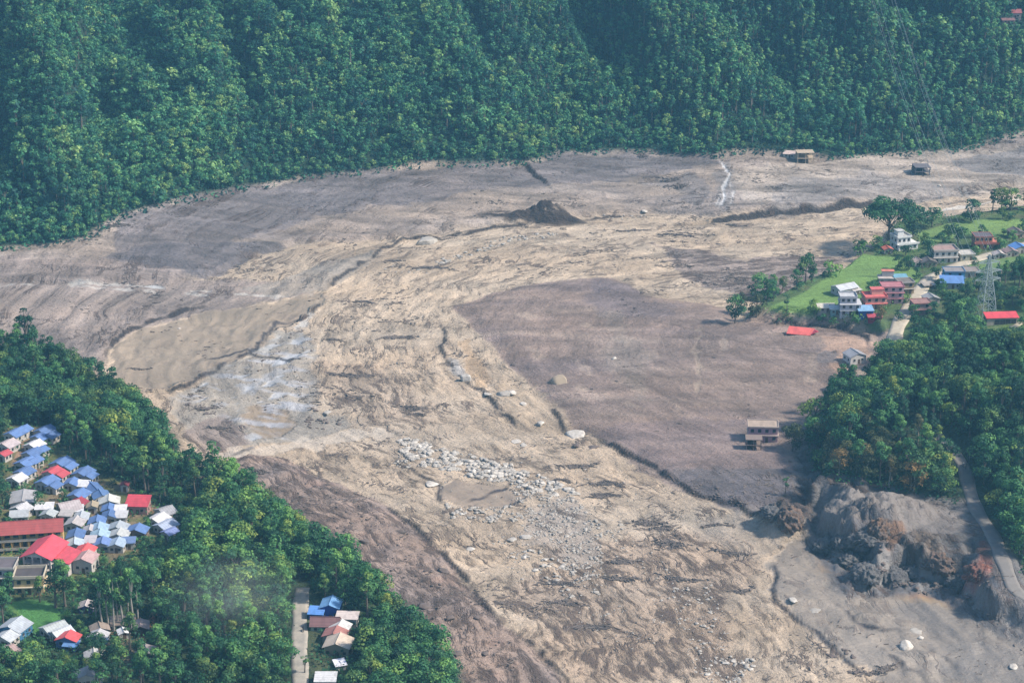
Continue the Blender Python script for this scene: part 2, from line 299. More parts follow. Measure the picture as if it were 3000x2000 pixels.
reg([(1870, 825), (1895, 805), (1922, 808), (1920, 830), (1880, 838)], (142, 132, 130), 2, 2, .9)
# left gravel bank
mG = sstep((dG+WARP*2)/2+.5)*(1-sstep((dL+2)/6))
paint(mG, (176, 153, 138)); deb[:] = deb*(1-mG)+.75*mG
paint(mG*sstep(fbm(X, Y, 26, 4, 111)*1.5+.1)*.6, (146, 134, 130)); paint(mG*sstep(fbm(X, Y, 11, 3, 113)*1.3-.2)*.6, (180, 150, 134))
reg([(1240, 1290), (1400, 1230), (1480, 1180), (1650, 1240), (1700, 1330), (1680, 1568), (1330, 1568), (1150, 1380)], (200, 174, 150), 12, 10, .6, dm=.95)
reg([(880, 1040), (1000, 1060), (1100, 1120), (1000, 1180), (900, 1140), (820, 1080)], (206, 184, 158), 8, 8, .5, dm=.7)
reg([(720, 830), (880, 830), (1000, 920), (960, 980), (780, 930)], (204, 180, 156), 8, 8, .5, dm=.8)
# pool in the boulder field
reg([(1010, 1120), (1040, 1098), (1110, 1112), (1190, 1130), (1200, 1140), (1150, 1168), (1060, 1165), (1015, 1145)], (172, 152, 130), 2, 2, .95, dm=.05, wt=.9)
reg([(1190, 1190), (1290, 1150), (1380, 1200), (1370, 1300), (1300, 1300), (1200, 1220)], (190, 176, 162), 8, 8, .8, dm=.3)
# grey delta right
reg([(1785, 1290), (1800, 1235), (1860, 1230), (2352, 1350), (2500, 1400), (2500, 1700), (2100, 1620), (2010, 1560), (1930, 1500), (1800, 1410), (1778, 1350)], (162, 150, 136), 3, 4, .95, dm=.22, wt=.7)
reg([(1590, 1190), (1700, 1175), (1810, 1210), (1800, 1260), (1700, 1265), (1600, 1230)], (180, 166, 150), 6, 8, .7, dm=.15)
reg([(1870, 1260), (2000, 1310), (2100, 1350), (2200, 1355), (2200, 1375), (2050, 1370), (1900, 1310)], (178, 152, 120), 4, 6, .8, wt=.95)
reg([(2080, 1350), (2190, 1352), (2200, 1372), (2100, 1365)], (184, 142, 112), 3, 3, .6)
reg([(2100, 1400), (2352, 1400), (2500, 1440), (2500, 1600), (2200, 1560)], (138, 132, 126), 12, 10, .7)
# slide
mS = sstep((dS+8)/5)*near_slide*(1-sstep((dH-6)/6))
paint(mS, (118, 115, 114)); deb[:] = deb*(1-mS)+.75*mS
paint(mS*sstep((Z-hgt(X.ravel(), Y.ravel()-4).reshape(X.shape))*.25-.1)*.0, (100, 100, 100))
paint(mS*sstep(fbm(X, Y, 20, 4, 121)*1.6)*.5, (140, 134, 128))
reg([(1840, 1190), (1880, 1130), (2200, 1175), (2260, 1230), (2150, 1220), (2050, 1200), (1960, 1220), (1880, 1230)], (142, 134, 128), 6, 5, .85, dm=.08, wt=.5)
reg([(2030, 1205), (2078, 1200), (2062, 1260), (2045, 1290), (2030, 1270)], (140, 108, 84), 2, 3, .85)
reg([(2245, 1245), (2265, 1235), (2290, 1280), (2262, 1320), (2215, 1350), (2200, 1345), (2240, 1290)], (146, 92, 78), 3, 4, .8)
reg([(1955, 1262), (2000, 1165), (2045, 1180), (2030, 1230)], (124, 108, 98), 3, 3, .6)
reg([(1790, 1185), (1830, 1135), (1855, 1175), (1845, 1205)], (124, 100, 88), 3, 3, .7)
reg([(2100, 1215), (2150, 1230), (2170, 1300), (2110, 1290)], (150, 128, 104), 4, 5, .5)
reg([(1770, 1190), (1800, 1140), (1850, 1130), (1870, 1180), (1850, 1215), (1810, 1215)], (104, 92, 86), 2, 3, .95, dm=.6)
reg([(1940, 1255), (1990, 1180), (2045, 1170), (2050, 1200), (2000, 1260), (1960, 1280)], (96, 96, 100), 3, 3, .8)
mud = (1-wet*.7)[..., None]
col *= 1+mud*(.30*fbm(flow_s*.3, flow_t, 9, 5, 301)+.26*fbm(X*.22+Y*.08, Y, 24, 5, 303))[..., None]
stri = fbm(X*.1+Y*.25, Y*1.1+WARP*4, 6, 5, 305)
col *= 1+(.42*stri*np.clip(mB, 0, 1)+.30*fbm(X*.16-Y*.1, Y+X*.12+WARP*5, 8, 5, 307)*mO)[..., None]
warm = fbm(X*.4, Y, 38, 4, 309)[..., None]*mud; col *= 1+warm*np.array([.04, .0, -.05])
col = np.clip(col, .01, .9)
# darker colour along the scarp lines, then the dark earth knob
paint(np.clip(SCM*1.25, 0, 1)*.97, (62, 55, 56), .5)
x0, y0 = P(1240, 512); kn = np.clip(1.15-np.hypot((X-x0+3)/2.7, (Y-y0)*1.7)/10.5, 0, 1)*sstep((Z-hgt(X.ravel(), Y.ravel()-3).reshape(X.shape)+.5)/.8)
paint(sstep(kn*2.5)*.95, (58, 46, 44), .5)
# grassy land
mL = sstep((dL+6+WARP*2)/4); paint(mL, (58, 84, 46), .5); deb *= (1-mL)
mH = sstep((dH-4+WARP*2)/4); paint(mH, (58, 80, 48), .5); deb *= (1-mH*.8)
mT = sstep((dT-1)/3); paint(mT, (30, 66, 42), .5); deb *= (1-mT)
mV = sstep((dV-3+WARP*1.5)/3)*(1-mH); paint(mV, (92, 120, 62), .55); deb *= (1-mV*.7)
paint(mV*sstep(fbm(X, Y, 14, 4, 131)*1.6)*.6, (120, 116, 84), .55)
VILL = px([(0, 975), (120, 980), (160, 1050), (215, 1080), (290, 1110), (345, 1145), (400, 1190), (395, 1250), (340, 1250), (300, 1290), (215, 1300), (200, 1345), (60, 1372), (-20, 1375)])
dVL = sdf(VILL); mVL = sstep((dVL+WARP*2)/4+.3); paint(mVL, (118, 124, 72), .55)
paint(mVL*sstep(fbm(X, Y, 9, 4, 133)*1.8+.1)*.75, (160, 136, 110), .55)
H3 = sdf(px([(215, 1430), (350, 1425), (365, 1500), (300, 1530), (200, 1520)])); paint(sstep((H3+WARP*4)/5+.4)*.7, (158, 140, 112), .55)
H4 = sdf(px([(705, 1385), (735, 1390), (820, 1410), (810, 1530), (720, 1560), (702, 1540)])); paint(sstep((H4+WARP*2)/4+.4)*.6, (110, 116, 78), .55)
reg([(0, 1232), (30, 1255), (40, 1290), (0, 1310)], (150, 158, 88), 3, 2, .8)
reg([(338, 1390), (358, 1384), (372, 1400), (362, 1412), (355, 1425), (338, 1443), (330, 1436), (345, 1415)], (204, 138, 100), 1.5, 1, .95)
for pl in [[(30, 1075), (70, 1000)], [(105, 1060), (75, 1115)], [(205, 1160), (232, 1195)], [(190, 1215), (200, 1275)], [(150, 1100), (168, 1065)], [(345, 1150), (395, 1220)]]:
    stream(pl, 2.2, (176, 142, 116), .9, 1, wt=0)
for k, d_ in enumerate(dF):
    m = sstep((d_+WARP*1.5)/1.6+.5); paint(m, [(126, 162, 82), (124, 156, 84), (122, 154, 86), (128, 148, 90), (108, 134, 80)][k], .62)
    tt = sstep((fbm(X*.4+Y*.1, Y, 20, 3, 141)*1.2)); paint(m*tt*.35, (150, 180, 84), .64); deb *= (1-m)
m = sstep(dLW/1.6+.5); paint(m, (88, 150, 72), .6)
stream([(28, 1385), (40, 1448)], 1.6, (130, 150, 84), .8, .5, wt=0)
for pl in [[(1880, 680), (2000, 668)], [(1850, 700), (1990, 700)], [(1900, 628), (2100, 640)], [(1760, 712), (1990, 708)]]:
    stream(pl, .8, (70, 104, 50), .6, 1, wt=0)
stream([(1400, 640), (1200, 650)], .1, (120, 110, 114), 0)
# --- categories for splitting the sheet into named ground objects
cat = np.zeros(X.shape, int)                       # 0 riverbed
cat[dB > 0] = 1; cat[dT > 0] = 2; cat[dL > -4] = 3; cat[dV > 0] = 4; cat[(dS > -6) & (near_slide > .3)] = 5; cat[dH > 2] = 6
for d_ in dF: cat[d_ > 0] = 7
cat[dLW > 0] = 8

# ------------------------------------------------------------------ material helpers
def new_mat(name):
    m = bpy.data.materials.new(name); m.use_nodes = True; t = m.node_tree
    return m, t, t.nodes['Principled BSDF']
def nd(t, kind, **kw):
    n = t.nodes.new(kind)
    for k, v in kw.items():
        if hasattr(n, k): setattr(n, k, v)
        else: n.inputs[k.replace('_', ' ')].default_value = v
    return n
def mth(t, op, a, b=None, c=None, clamp=False):
    n = t.nodes.new('ShaderNodeMath'); n.operation = op; n.use_clamp = clamp
    for i, x in enumerate((a, b, c)):
        if x is None: continue
        if isinstance(x, (int, float)): n.inputs[i].default_value = x
        else: t.links.new(x, n.inputs[i])
    return n.outputs[0]
def noise(t, vec, scale, detail=4, rough=.55, ):
    n = t.nodes.new('ShaderNodeTexNoise'); n.inputs['Scale'].default_value = scale; n.inputs['Detail'].default_value = detail; n.inputs['Roughness'].default_value = rough
    if vec is not None: t.links.new(vec, n.inputs['Vector'])
    return n.outputs['Fac']
def mapping(t, vec, sc):
    n = t.nodes.new('ShaderNodeMapping'); n.inputs['Scale'].default_value = sc; t.links.new(vec, n.inputs['Vector']); return n.outputs[0]
def mixc(t, fac, a, b, mode='MIX'):
    n = t.nodes.new('ShaderNodeMix'); n.data_type = 'RGBA'; n.blend_type = mode
    for s_, x in ((n.inputs[0], fac), (n.inputs[6], a), (n.inputs[7], b)):
        if isinstance(x, (int, float)): s_.default_value = x
        elif isinstance(x, tuple): s_.default_value = x+(1,) if len(x) == 3 else x
        else: t.links.new(x, s_)
    return n.outputs[2]
def attr(t, name, out='Fac'):
    n = t.nodes.new('ShaderNodeAttribute'); n.attribute_name = name; return n.outputs[out]
def scale_col(t, c, f):
    n = t.nodes.new('ShaderNodeVectorMath'); n.operation = 'SCALE'; t.links.new(c, n.inputs[0])
    if isinstance(f, (int, float)): n.inputs['Scale'].default_value = f
    else: t.links.new(f, n.inputs['Scale'])
    return n.outputs[0]
# ground
GM, t, bs = new_mat('mud_and_earth')
geo = t.nodes.new('ShaderNodeNewGeometry').outputs['Position']; base = attr(t, 'col', 'Color'); fl = attr(t, 'flow', 'Vector')
ns = noise(t, mapping(t, fl, (.035, .22, 1)), 1.0, 6, .62)
nf = noise(t, mapping(t, geo, (.5, .9, .9)), 1.0, 6, .65)
nm = noise(t, geo, .06, 5, .6)
v = mth(t, 'MULTIPLY_ADD', ns, .95, .52); v = mth(t, 'MULTIPLY', v, mth(t, 'MULTIPLY_ADD', nf, .70, .65)); v = mth(t, 'MULTIPLY', v, mth(t, 'MULTIPLY_ADD', nm, .5, .75))
v = mth(t, 'ADD', mth(t, 'MULTIPLY', v, mth(t, 'MULTIPLY_ADD', attr(t, 'wet'), -.75, 1.0)), mth(t, 'MULTIPLY', attr(t, 'wet'), .75*.98)); c1 = scale_col(t, base, v)
nd1 = noise(t, mapping(t, fl, (.09, .28, 1)), 1.0, 9, .68); nd2 = noise(t, geo, .035, 4, .6)
dm = mth(t, 'ADD', mth(t, 'MULTIPLY', attr(t, 'deb'), .26), mth(t, 'MULTIPLY_ADD', nd2, .36, -.20))
dmask = mth(t, 'MULTIPLY', mth(t, 'SUBTRACT', mth(t, 'ADD', nd1, dm), .66), 9, clamp=True)
dmask = mth(t, 'MULTIPLY', dmask, mth(t, 'MULTIPLY', attr(t, 'deb'), 1.6, clamp=True))
rn = noise(t, mapping(t, fl, (.05, .11, 1)), 1.0, 5, .62); rd_ = mth(t, 'SUBTRACT', 1.0, mth(t, 'MULTIPLY', mth(t, 'ABSOLUTE', mth(t, 'SUBTRACT', rn, .5)), 2.0))
lmask = mth(t, 'MULTIPLY', mth(t, 'SUBTRACT', rd_, .93), 20, clamp=True); pch = mth(t, 'MULTIPLY', mth(t, 'SUBTRACT', noise(t, geo, .05, 4, .65), .47), 7, clamp=True)
dmask = mth(t, 'MAXIMUM', dmask, mth(t, 'MULTIPLY', mth(t, 'MULTIPLY', lmask, pch), mth(t, 'MULTIPLY', attr(t, 'deb'), 2.6, clamp=True)))
c2 = mixc(t, mth(t, 'MULTIPLY', dmask, .85), c1, C(98, 82, 74, .6))
t.links.new(c2, bs.inputs['Base Color'])
bh = mth(t, 'ADD', mth(t, 'MULTIPLY', nf, 1.0), mth(t, 'MULTIPLY', ns, .7)); bh = mth(t, 'ADD', bh, mth(t, 'MULTIPLY', dmask, .5))
bp = t.nodes.new('ShaderNodeBump'); bp.inputs['Strength'].default_value = 1.0; bp.inputs['Distance'].default_value = 1.4
bh = mth(t, 'MULTIPLY', bh, mth(t, 'MULTIPLY_ADD', attr(t, 'wet'), -.9, 1.0, clamp=True)); t.links.new(bh, bp.inputs['Height']); t.links.new(bp.outputs[0], bs.inputs['Normal'])
wt_ = attr(t, 'wet'); t.links.new(mth(t, 'MULTIPLY_ADD', wt_, -.7, .92, clamp=True), bs.inputs['Roughness'])
bs.inputs['Specular IOR Level'].default_value = .45

# ------------------------------------------------------------------ object helpers
def tag(o, label=None, cat_=None, group=None, kind=None):
    if label: o['label'] = label
    if cat_: o['category'] = cat_
    if group: o['group'] = group
    if kind: o['kind'] = kind
    return o
def link(name, me, parent=None, mat=None):
    o = bpy.data.objects.new(name, me); COL.objects.link(o)
    if parent is not None: o.parent = parent
    return o
def empty(name, loc, rz=0, scale=1):
    o = bpy.data.objects.new(name, None); COL.objects.link(o); o.location = loc; o.rotation_euler = (0, 0, rz); o.scale = (scale,)*3; o.empty_display_size = 1
    return o
def mesh_np(name, V, Fq, mats, attrs=None, mi=None, smooth=False):
    me = bpy.data.meshes.new(name); nv = len(V); k = Fq.shape[1]; nf_ = len(Fq)
    me.vertices.add(nv); me.vertices.foreach_set('co', np.ascontiguousarray(V, np.float32).ravel())
    me.loops.add(nf_*k); me.loops.foreach_set('vertex_index', np.ascontiguousarray(Fq, np.int32).ravel())
    me.polygons.add(nf_); me.polygons.foreach_set('loop_start', np.arange(0, nf_*k, k, dtype=np.int32)); me.polygons.foreach_set('loop_total', np.full(nf_, k, np.int32))
    if mi is not None: me.polygons.foreach_set('material_index', np.ascontiguousarray(mi, np.int32))
    if smooth: me.polygons.foreach_set('use_smooth', np.ones(nf_, bool))
    for m_ in mats: me.materials.append(m_)
    for an, (ty, arr) in (attrs or {}).items():
        a = me.attributes.new(an, ty, 'POINT'); a.data.foreach_set('color' if 'COLOR' in ty else 'vector' if ty == 'FLOAT_VECTOR' else 'value', np.ascontiguousarray(arr, np.float32).ravel())
    me.update(); return me
jj, ii = np.mgrid[0:NY-1, 0:NX-1]; a0 = jj*NX+ii
QF = np.stack([a0, a0+1, a0+NX+1, a0+NX], -1).reshape(-1, 4); fc = cat[:-1, :-1].ravel()
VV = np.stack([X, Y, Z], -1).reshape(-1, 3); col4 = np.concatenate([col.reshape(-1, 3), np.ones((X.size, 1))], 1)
flow = np.stack([flow_s, flow_t+WARP*4, 0*X], -1).reshape(-1, 3)
for k, nm_ in enumerate(['riverbed', 'mud_bank', 'hillside', 'terrace', 'village_ground', 'landslide_slope', 'wooded_slope', 'rice_field', 'lawn']):
    q = QF[fc == k]; us, inv = np.unique(q, return_inverse=True)
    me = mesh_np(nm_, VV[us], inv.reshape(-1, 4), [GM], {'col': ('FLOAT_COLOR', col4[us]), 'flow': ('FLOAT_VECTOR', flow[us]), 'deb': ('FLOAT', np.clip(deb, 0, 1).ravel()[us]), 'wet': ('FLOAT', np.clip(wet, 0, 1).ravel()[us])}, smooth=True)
    tag(link(nm_, me), kind='structure')

# roads
def road_mat(name, c, c2):
    m, t, b = new_mat(name); g = t.nodes.new('ShaderNodeNewGeometry').outputs['Position']
    n = noise(t, g, .35, 6, .65); t.links.new(mixc(t, mth(t, 'MULTIPLY_ADD', n, 2.4, -.7, clamp=True), c, c2), b.inputs['Base Color']); b.inputs['Roughness'].default_value = .9
    return m
def road_obj(name, q, wd, mat):
    V = []; n = len(q); T_ = np.gradient(q[:, :2], axis=0); T_ /= np.linalg.norm(T_, axis=1)[:, None]
    for i in range(n):
        ww = wd*(.5+.04*math.sin(i*.7)+random.uniform(-.02, .02)); nx_, ny_ = -T_[i, 1], T_[i, 0]
        for s_, dz in ((-1, -.5), (-1, .12), (-.5, .16), (0, .18), (.5, .16), (1, .12), (1, -.5)):
            V.append((q[i, 0]+nx_*ww*s_*(1 if dz > 0 else 1.02), q[i, 1]+ny_*ww*s_, q[i, 2]+dz))
    Fq = [(i*7+j, i*7+j+1, i*7+j+8, i*7+j+7) for i in range(n-1) for j in range(6)]
    o = link(name, mesh_np(name, np.array(V), np.array(Fq), [mat]))
    return tag(o, kind='structure')
road_obj('concrete_road', *ROADS['concrete'], road_mat('concrete', C(196, 186, 170), C(150, 146, 138)))
road_obj('village_road', *ROADS['village'], road_mat('pale_dirt', C(214, 204, 184), C(182, 168, 146)))
road_obj('hill_road', *ROADS['hill'], road_mat('grey_dirt', C(146, 140, 134), C(124, 120, 116)))
road_obj('dirt_track', *ROADS['track'], road_mat('track_dirt', C(206, 196, 172), C(178, 166, 140)))
#@@TREES
# ------------------------------------------------------------------ trees
def leaf_mat(name, dark, mid, light, bias=0., hue=.75):
    m, t, b = new_mat(name)
    tn = attr(t, 'tint'); oi = t.nodes.new('ShaderNodeObjectInfo').outputs['Random']
    g = t.nodes.new('ShaderNodeNewGeometry').outputs['Position']
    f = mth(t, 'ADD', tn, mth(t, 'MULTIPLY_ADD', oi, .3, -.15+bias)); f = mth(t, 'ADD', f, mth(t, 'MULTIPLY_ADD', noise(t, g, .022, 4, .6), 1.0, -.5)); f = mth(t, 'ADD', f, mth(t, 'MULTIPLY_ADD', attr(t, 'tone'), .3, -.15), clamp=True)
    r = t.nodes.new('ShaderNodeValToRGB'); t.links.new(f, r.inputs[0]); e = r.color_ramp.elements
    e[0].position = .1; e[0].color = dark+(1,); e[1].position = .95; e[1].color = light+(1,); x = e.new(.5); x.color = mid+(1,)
    hv = mth(t, 'MULTIPLY', mth(t, 'SUBTRACT', mth(t, 'ADD', noise(t, g, .045, 3, .6), mth(t, 'MULTIPLY_ADD', attr(t, 'tone'), .5, -.25)), .52), 4.0, clamp=True)
    r_ = mixc(t, mth(t, 'MULTIPLY', hv, hue), r.outputs[0], mixc(t, 1.0, r.outputs[0], (2.0, 1.02, .75), 'MULTIPLY')); r = type('o', (), {'outputs': [r_]})
    t.links.new(r.outputs[0], b.inputs['Base Color']); b.inputs['Roughness'].default_value = .65; b.inputs['Specular IOR Level'].default_value = .25
    tr = t.nodes.new('ShaderNodeBsdfTranslucent'); t.links.new(r.outputs[0], tr.inputs[0]); mx = t.nodes.new('ShaderNodeMixShader'); mx.inputs[0].default_value = .3
    t.links.new(b.outputs[0], mx.inputs[1]); t.links.new(tr.outputs[0], mx.inputs[2]); t.links.new(mx.outputs[0], t.nodes['Material Output'].inputs[0])
    return m
LEAF = leaf_mat('leaves_green', (.012, .050, .030), (.044, .150, .056), (.18, .35, .080))
LEAF_OLIVE = leaf_mat('leaves_olive', (.03, .045, .022), (.07, .09, .04), (.15, .16, .07))
LEAF_HILL = leaf_mat('leaves_hill', (.010, .062, .050), (.048, .190, .090), (.21, .40, .130), hue=.35)  # teal of the distant haze put into the hill leaf colours
LEAF_MUD = leaf_mat('leaves_muddy', (.03, .035, .03), (.06, .065, .055), (.10, .10, .08))
def bark_mat(name, c):
    m, t, b = new_mat(name); g = t.nodes.new('ShaderNodeNewGeometry').outputs['Position']
    t.links.new(mixc(t, noise(t, g, 1.5), c, tuple(x*.6 for x in c)), b.inputs['Base Color']); b.inputs['Roughness'].default_value = .9; return m
BARK = bark_mat('bark', (.12, .10, .08)); BARK_PALE = bark_mat('bark_pale', (.30, .28, .24))
rng = np.random.default_rng(11)
def tube(pts, rad, n=6):
    V = []; Fq = []
    pts = np.array(pts, float)
    for k, p in enumerate(pts):
        d = pts[min(k+1, len(pts)-1)]-pts[max(k-1, 0)]; d /= np.linalg.norm(d)+1e-9
        a = np.cross(d, [.3, .9, .1]); a /= np.linalg.norm(a); b = np.cross(d, a)
        for j in range(n):
            th = 2*math.pi*j/n; V.append(p+(a*math.cos(th)+b*math.sin(th))*rad[k])
    for k in range(len(pts)-1):
        for j in range(n): Fq.append((k*n+j, k*n+(j+1) % n, (k+1)*n+(j+1) % n, (k+1)*n+j))
    return np.array(V), np.array(Fq)
def join_q(parts):
    V = []; Q = []; o = 0
    for v_, q_ in parts: V.append(v_); Q.append(q_+o); o += len(v_)
    return np.concatenate(V), np.concatenate(Q)
def leaves(C_, N_, s, tint):
    n = len(C_); r = rng.normal(size=(n, 3)); A = np.cross(N_, r); A /= np.linalg.norm(A, axis=1)[:, None]+1e-9; B = np.cross(N_, A)
    s = s*rng.uniform(.6, 1.35, n); a = A*s[:, None]*.5; b = B*(s*rng.uniform(.55, 1.0, n))[:, None]*.5
    V = np.stack([C_-a-b*.5, C_-b*1.1+a*.2, C_+a+b*.5, C_+b*1.1-a*.2], 1).reshape(-1, 3)
    return V, np.arange(n*4).reshape(-1, 4), np.repeat(tint, 4)
def make_tree(kind, H, Rr, nleaf, leaf):
    """returns crown (V,Q,tint) and trunk (V,Q); origin at the foot"""
    cl = []
    lean = rng.uniform(-.04, .04, 2)*H
    if kind == 'round': n = 15; zc, hz = H*.60, H*.40
    elif kind == 'tall': n = 13; zc, hz = H*.66, H*.36
    elif kind == 'umbrella': n = 34; zc, hz = H*.66, H*.34
    elif kind == 'bush': n = 9; zc, hz = H*.45, H*.5
    elif kind == 'low': n = 13; zc, hz = H*.52, H*.48
    elif kind == 'thin': n = 9; zc, hz = H*.72, H*.26
    else: n = 13; zc, hz = H*.62, H*.38
    for i in range(n):
        th = i*2.4+rng.uniform(-.4, .4); q = rng.uniform(-1, 1)
        rr = math.sqrt(max(0, 1-q*q*.85))*rng.uniform(.35, .82)
        if kind == 'tall': rr *= (1-.35*q)*.8
        if kind == 'umbrella': rr = rng.uniform(.1, 1.0)**.6*.85; q = (1-rr*rr)*rng.uniform(.2, 1)-.5+rng.uniform(-.35, .1)
        cr = Rr*rng.uniform(.30, .48)*(.62 if kind == 'umbrella' else 1)
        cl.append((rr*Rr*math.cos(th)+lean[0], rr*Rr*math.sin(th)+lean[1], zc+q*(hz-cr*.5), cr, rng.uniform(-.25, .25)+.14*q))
    tot = sum(c[3]**2 for c in cl); Cs = []; Ns = []; Ts = []
    for (x, y, z, r, tn) in cl:
        m = int(nleaf*r*r/tot); d = rng.normal(size=(m, 3)); d[:, 2] = np.where(rng.random(m) < .7, np.abs(d[:, 2]), d[:, 2]); d /= np.linalg.norm(d, axis=1)[:, None]
        rad = r*rng.uniform(.72, 1.12, m); sq = .6 if kind == 'umbrella' else .82
        p = np.array([x, y, z])+d*rad[:, None]*np.array([1, 1, sq]); nn = d+rng.normal(size=(m, 3))*.38; nn[:, 2] += .25; nn /= np.linalg.norm(nn, axis=1)[:, None]
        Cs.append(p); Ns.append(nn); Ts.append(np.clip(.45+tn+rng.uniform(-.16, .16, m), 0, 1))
    V, Q, T_ = leaves(np.concatenate(Cs), np.concatenate(Ns), leaf, np.concatenate(Ts))
    tr = H*.016+.08; top = (lean[0], lean[1], zc+hz*.3)
    parts = [tube([(0, 0, -.8), (lean[0]*.2, lean[1]*.2, H*.2), (lean[0]*.6, lean[1]*.6, H*.45), top], [tr*1.5, tr, tr*.75, tr*.25], 6)]
    for c in cl[::2 if kind != 'umbrella' else 2]:
        z0 = max(H*.22, min(c[2]-abs(c[0])*.6-1, H*.5)) if kind != 'umbrella' else H*rng.uniform(.18, .4)
        parts.append(tube([(lean[0]*z0/H, lean[1]*z0/H, z0), ((c[0])*.5, (c[1])*.5, z0+(c[2]-z0)*.6), (c[0], c[1], c[2])], [tr*.5, tr*.36, tr*.12], 4))
    return (V, Q, T_), join_q(parts)
VAR = {}
for kname, H, Rr, nl, lf, k in [('round', 11, 4.2, 1150, .56, 6), ('tall', 15, 3.2, 950, .54, 5), ('thin', 14, 2.4, 500, .52, 3), ('bush', 3.6, 2.4, 260, .5, 3)]:
    VAR[kname] = [(make_tree(kname, H*rng.uniform(.92, 1.08), Rr*rng.uniform(.92, 1.08), nl, lf)) for _ in range(k)]
VAR['umbrella'] = [make_tree('umbrella', 19, 11.5, 4600, .75)]
VAR['low'] = [make_tree('low', 8.5, 3.9, 1100, .54) for _ in range(4)]
VAR['big'] = [make_tree('low', 14, 7.0, 1900, .75) for _ in range(2)]
FARV = {'round': [make_tree('low', 8.2, 3.6, 330, .85) for _ in range(6)], 'tall': [make_tree('tall', 11.5, 2.5, 270, .8) for _ in range(5)]}
MESHC = {}
def tree_mesh(kind, i, mat, bark):
    key = (kind, i, mat.name, bark.name)
    if key not in MESHC:
        (V, Q, T_), (tv, tq) = VAR[kind][i]
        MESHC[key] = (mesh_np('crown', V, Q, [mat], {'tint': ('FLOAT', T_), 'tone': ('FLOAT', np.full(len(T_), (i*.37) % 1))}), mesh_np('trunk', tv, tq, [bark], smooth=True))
    return MESHC[key]
def put_tree(name, x, y, z, kind, i, sc, rz, label, cat_='tree', group=None, mat=None, bark=None, sz=1.0):
    mat = mat or LEAF; bark = bark or BARK
    c, t_ = tree_mesh(kind, i % len(VAR[kind]), mat, bark)
    r = empty(name, (x, y, z), rz); r.scale = (sc, sc, sc*sz)
    link('crown', c, r); link('trunk', t_, r); tag(r, label, cat_, group); return r
PROT = []                                          # picture windows that must stay open to the things standing there
def blocked(x, y, z, H, Rr, frac=.0):
    ub, vb, d = proj(x, y, z); ut, vt, _ = proj(x, y, z+H); rp = Rr*F/d*.85; vm = vt+(vb-vt)*.75
    for (a, b, c, d_) in PROT:
        if ub+rp > a and ub-rp < c and vm > b and vt < d_: return True
    return False
def ok_view(x, y, z, H, m=40):
    ub, vb, d = proj(x, y, z); _, vt, _ = proj(x, y, z+H)
    return -m < ub < 2352+m and vb > -m and vt < 1568+m
#@@BUILDINGS
# ------------------------------------------------------------------ buildings
MC = {}
def wall_mat(c):
    if ('w', c) not in MC:
        m, t, b = new_mat('plaster'); g = t.nodes.new('ShaderNodeTexCoord').outputs['Object']
        n = noise(t, mapping(t, g, (1, 1, .35)), 1.1, 5, .65); t.links.new(mixc(t, mth(t, 'MULTIPLY_ADD', n, 1.8, -.55, clamp=True), c, tuple(x*.72 for x in c)), b.inputs['Base Color']); b.inputs['Roughness'].default_value = .9
        MC[('w', c)] = m
    return MC[('w', c)]
def roof_mat(c, ribs=True):
    k = ('r', c, ribs)
    if k not in MC:
        m, t, b = new_mat('roof_sheet' if ribs else 'roof_slab'); g = t.nodes.new('ShaderNodeTexCoord').outputs['Object']
        n = noise(t, g, .9, 6, .7); oi = t.nodes.new('ShaderNodeObjectInfo').outputs['Random']
        base = scale_col(t, mixc(t, mth(t, 'MULTIPLY_ADD', n, 1.8, -.5, clamp=True), c, tuple(x*.55+y_ for x, y_ in zip(c, (.05, .035, .03)))), mth(t, 'MULTIPLY_ADD', oi, .3, .82))
        vo = t.nodes.new('ShaderNodeTexVoronoi'); t.links.new(mapping(t, g, (.9, .45, .4)), vo.inputs['Vector']); vo.inputs['Scale'].default_value = 1.0
        base = scale_col(t, base, mth(t, 'MULTIPLY_ADD', noise(t, vo.outputs['Color'], 3.0, 1), .7, .66))
        if ribs:                                   # sheet overlaps every 0.9 m along the eaves
            wv = t.nodes.new('ShaderNodeTexWave'); wv.bands_direction = 'Y'; wv.inputs['Scale'].default_value = .35; t.links.new(g, wv.inputs['Vector'])
            base = scale_col(t, base, mth(t, 'MULTIPLY_ADD', mth(t, 'POWER', wv.outputs['Fac'], 6), -.22, 1.0))
        t.links.new(base, b.inputs['Base Color']); b.inputs['Roughness'].default_value = .55 if ribs else .85
        MC[k] = m
    return MC[k]
def flat_mat(name, c, rough=.6):
    if (name, c) not in MC:
        m, t, b = new_mat(name); g = t.nodes.new('ShaderNodeTexCoord').outputs['Object']
        t.links.new(mixc(t, noise(t, g, 2.0), c, tuple(x*.75 for x in c)), b.inputs['Base Color']); b.inputs['Roughness'].default_value = rough; MC[(name, c)] = m
    return MC[(name, c)]
GLASS = flat_mat('window_glass', (.03, .035, .045), .25); DOOR = flat_mat('door_wood', (.09, .055, .035)); CONC = wall_mat(C(170, 165, 155)); DARK = flat_mat('dark_inside', (.03, .028, .026), .9)
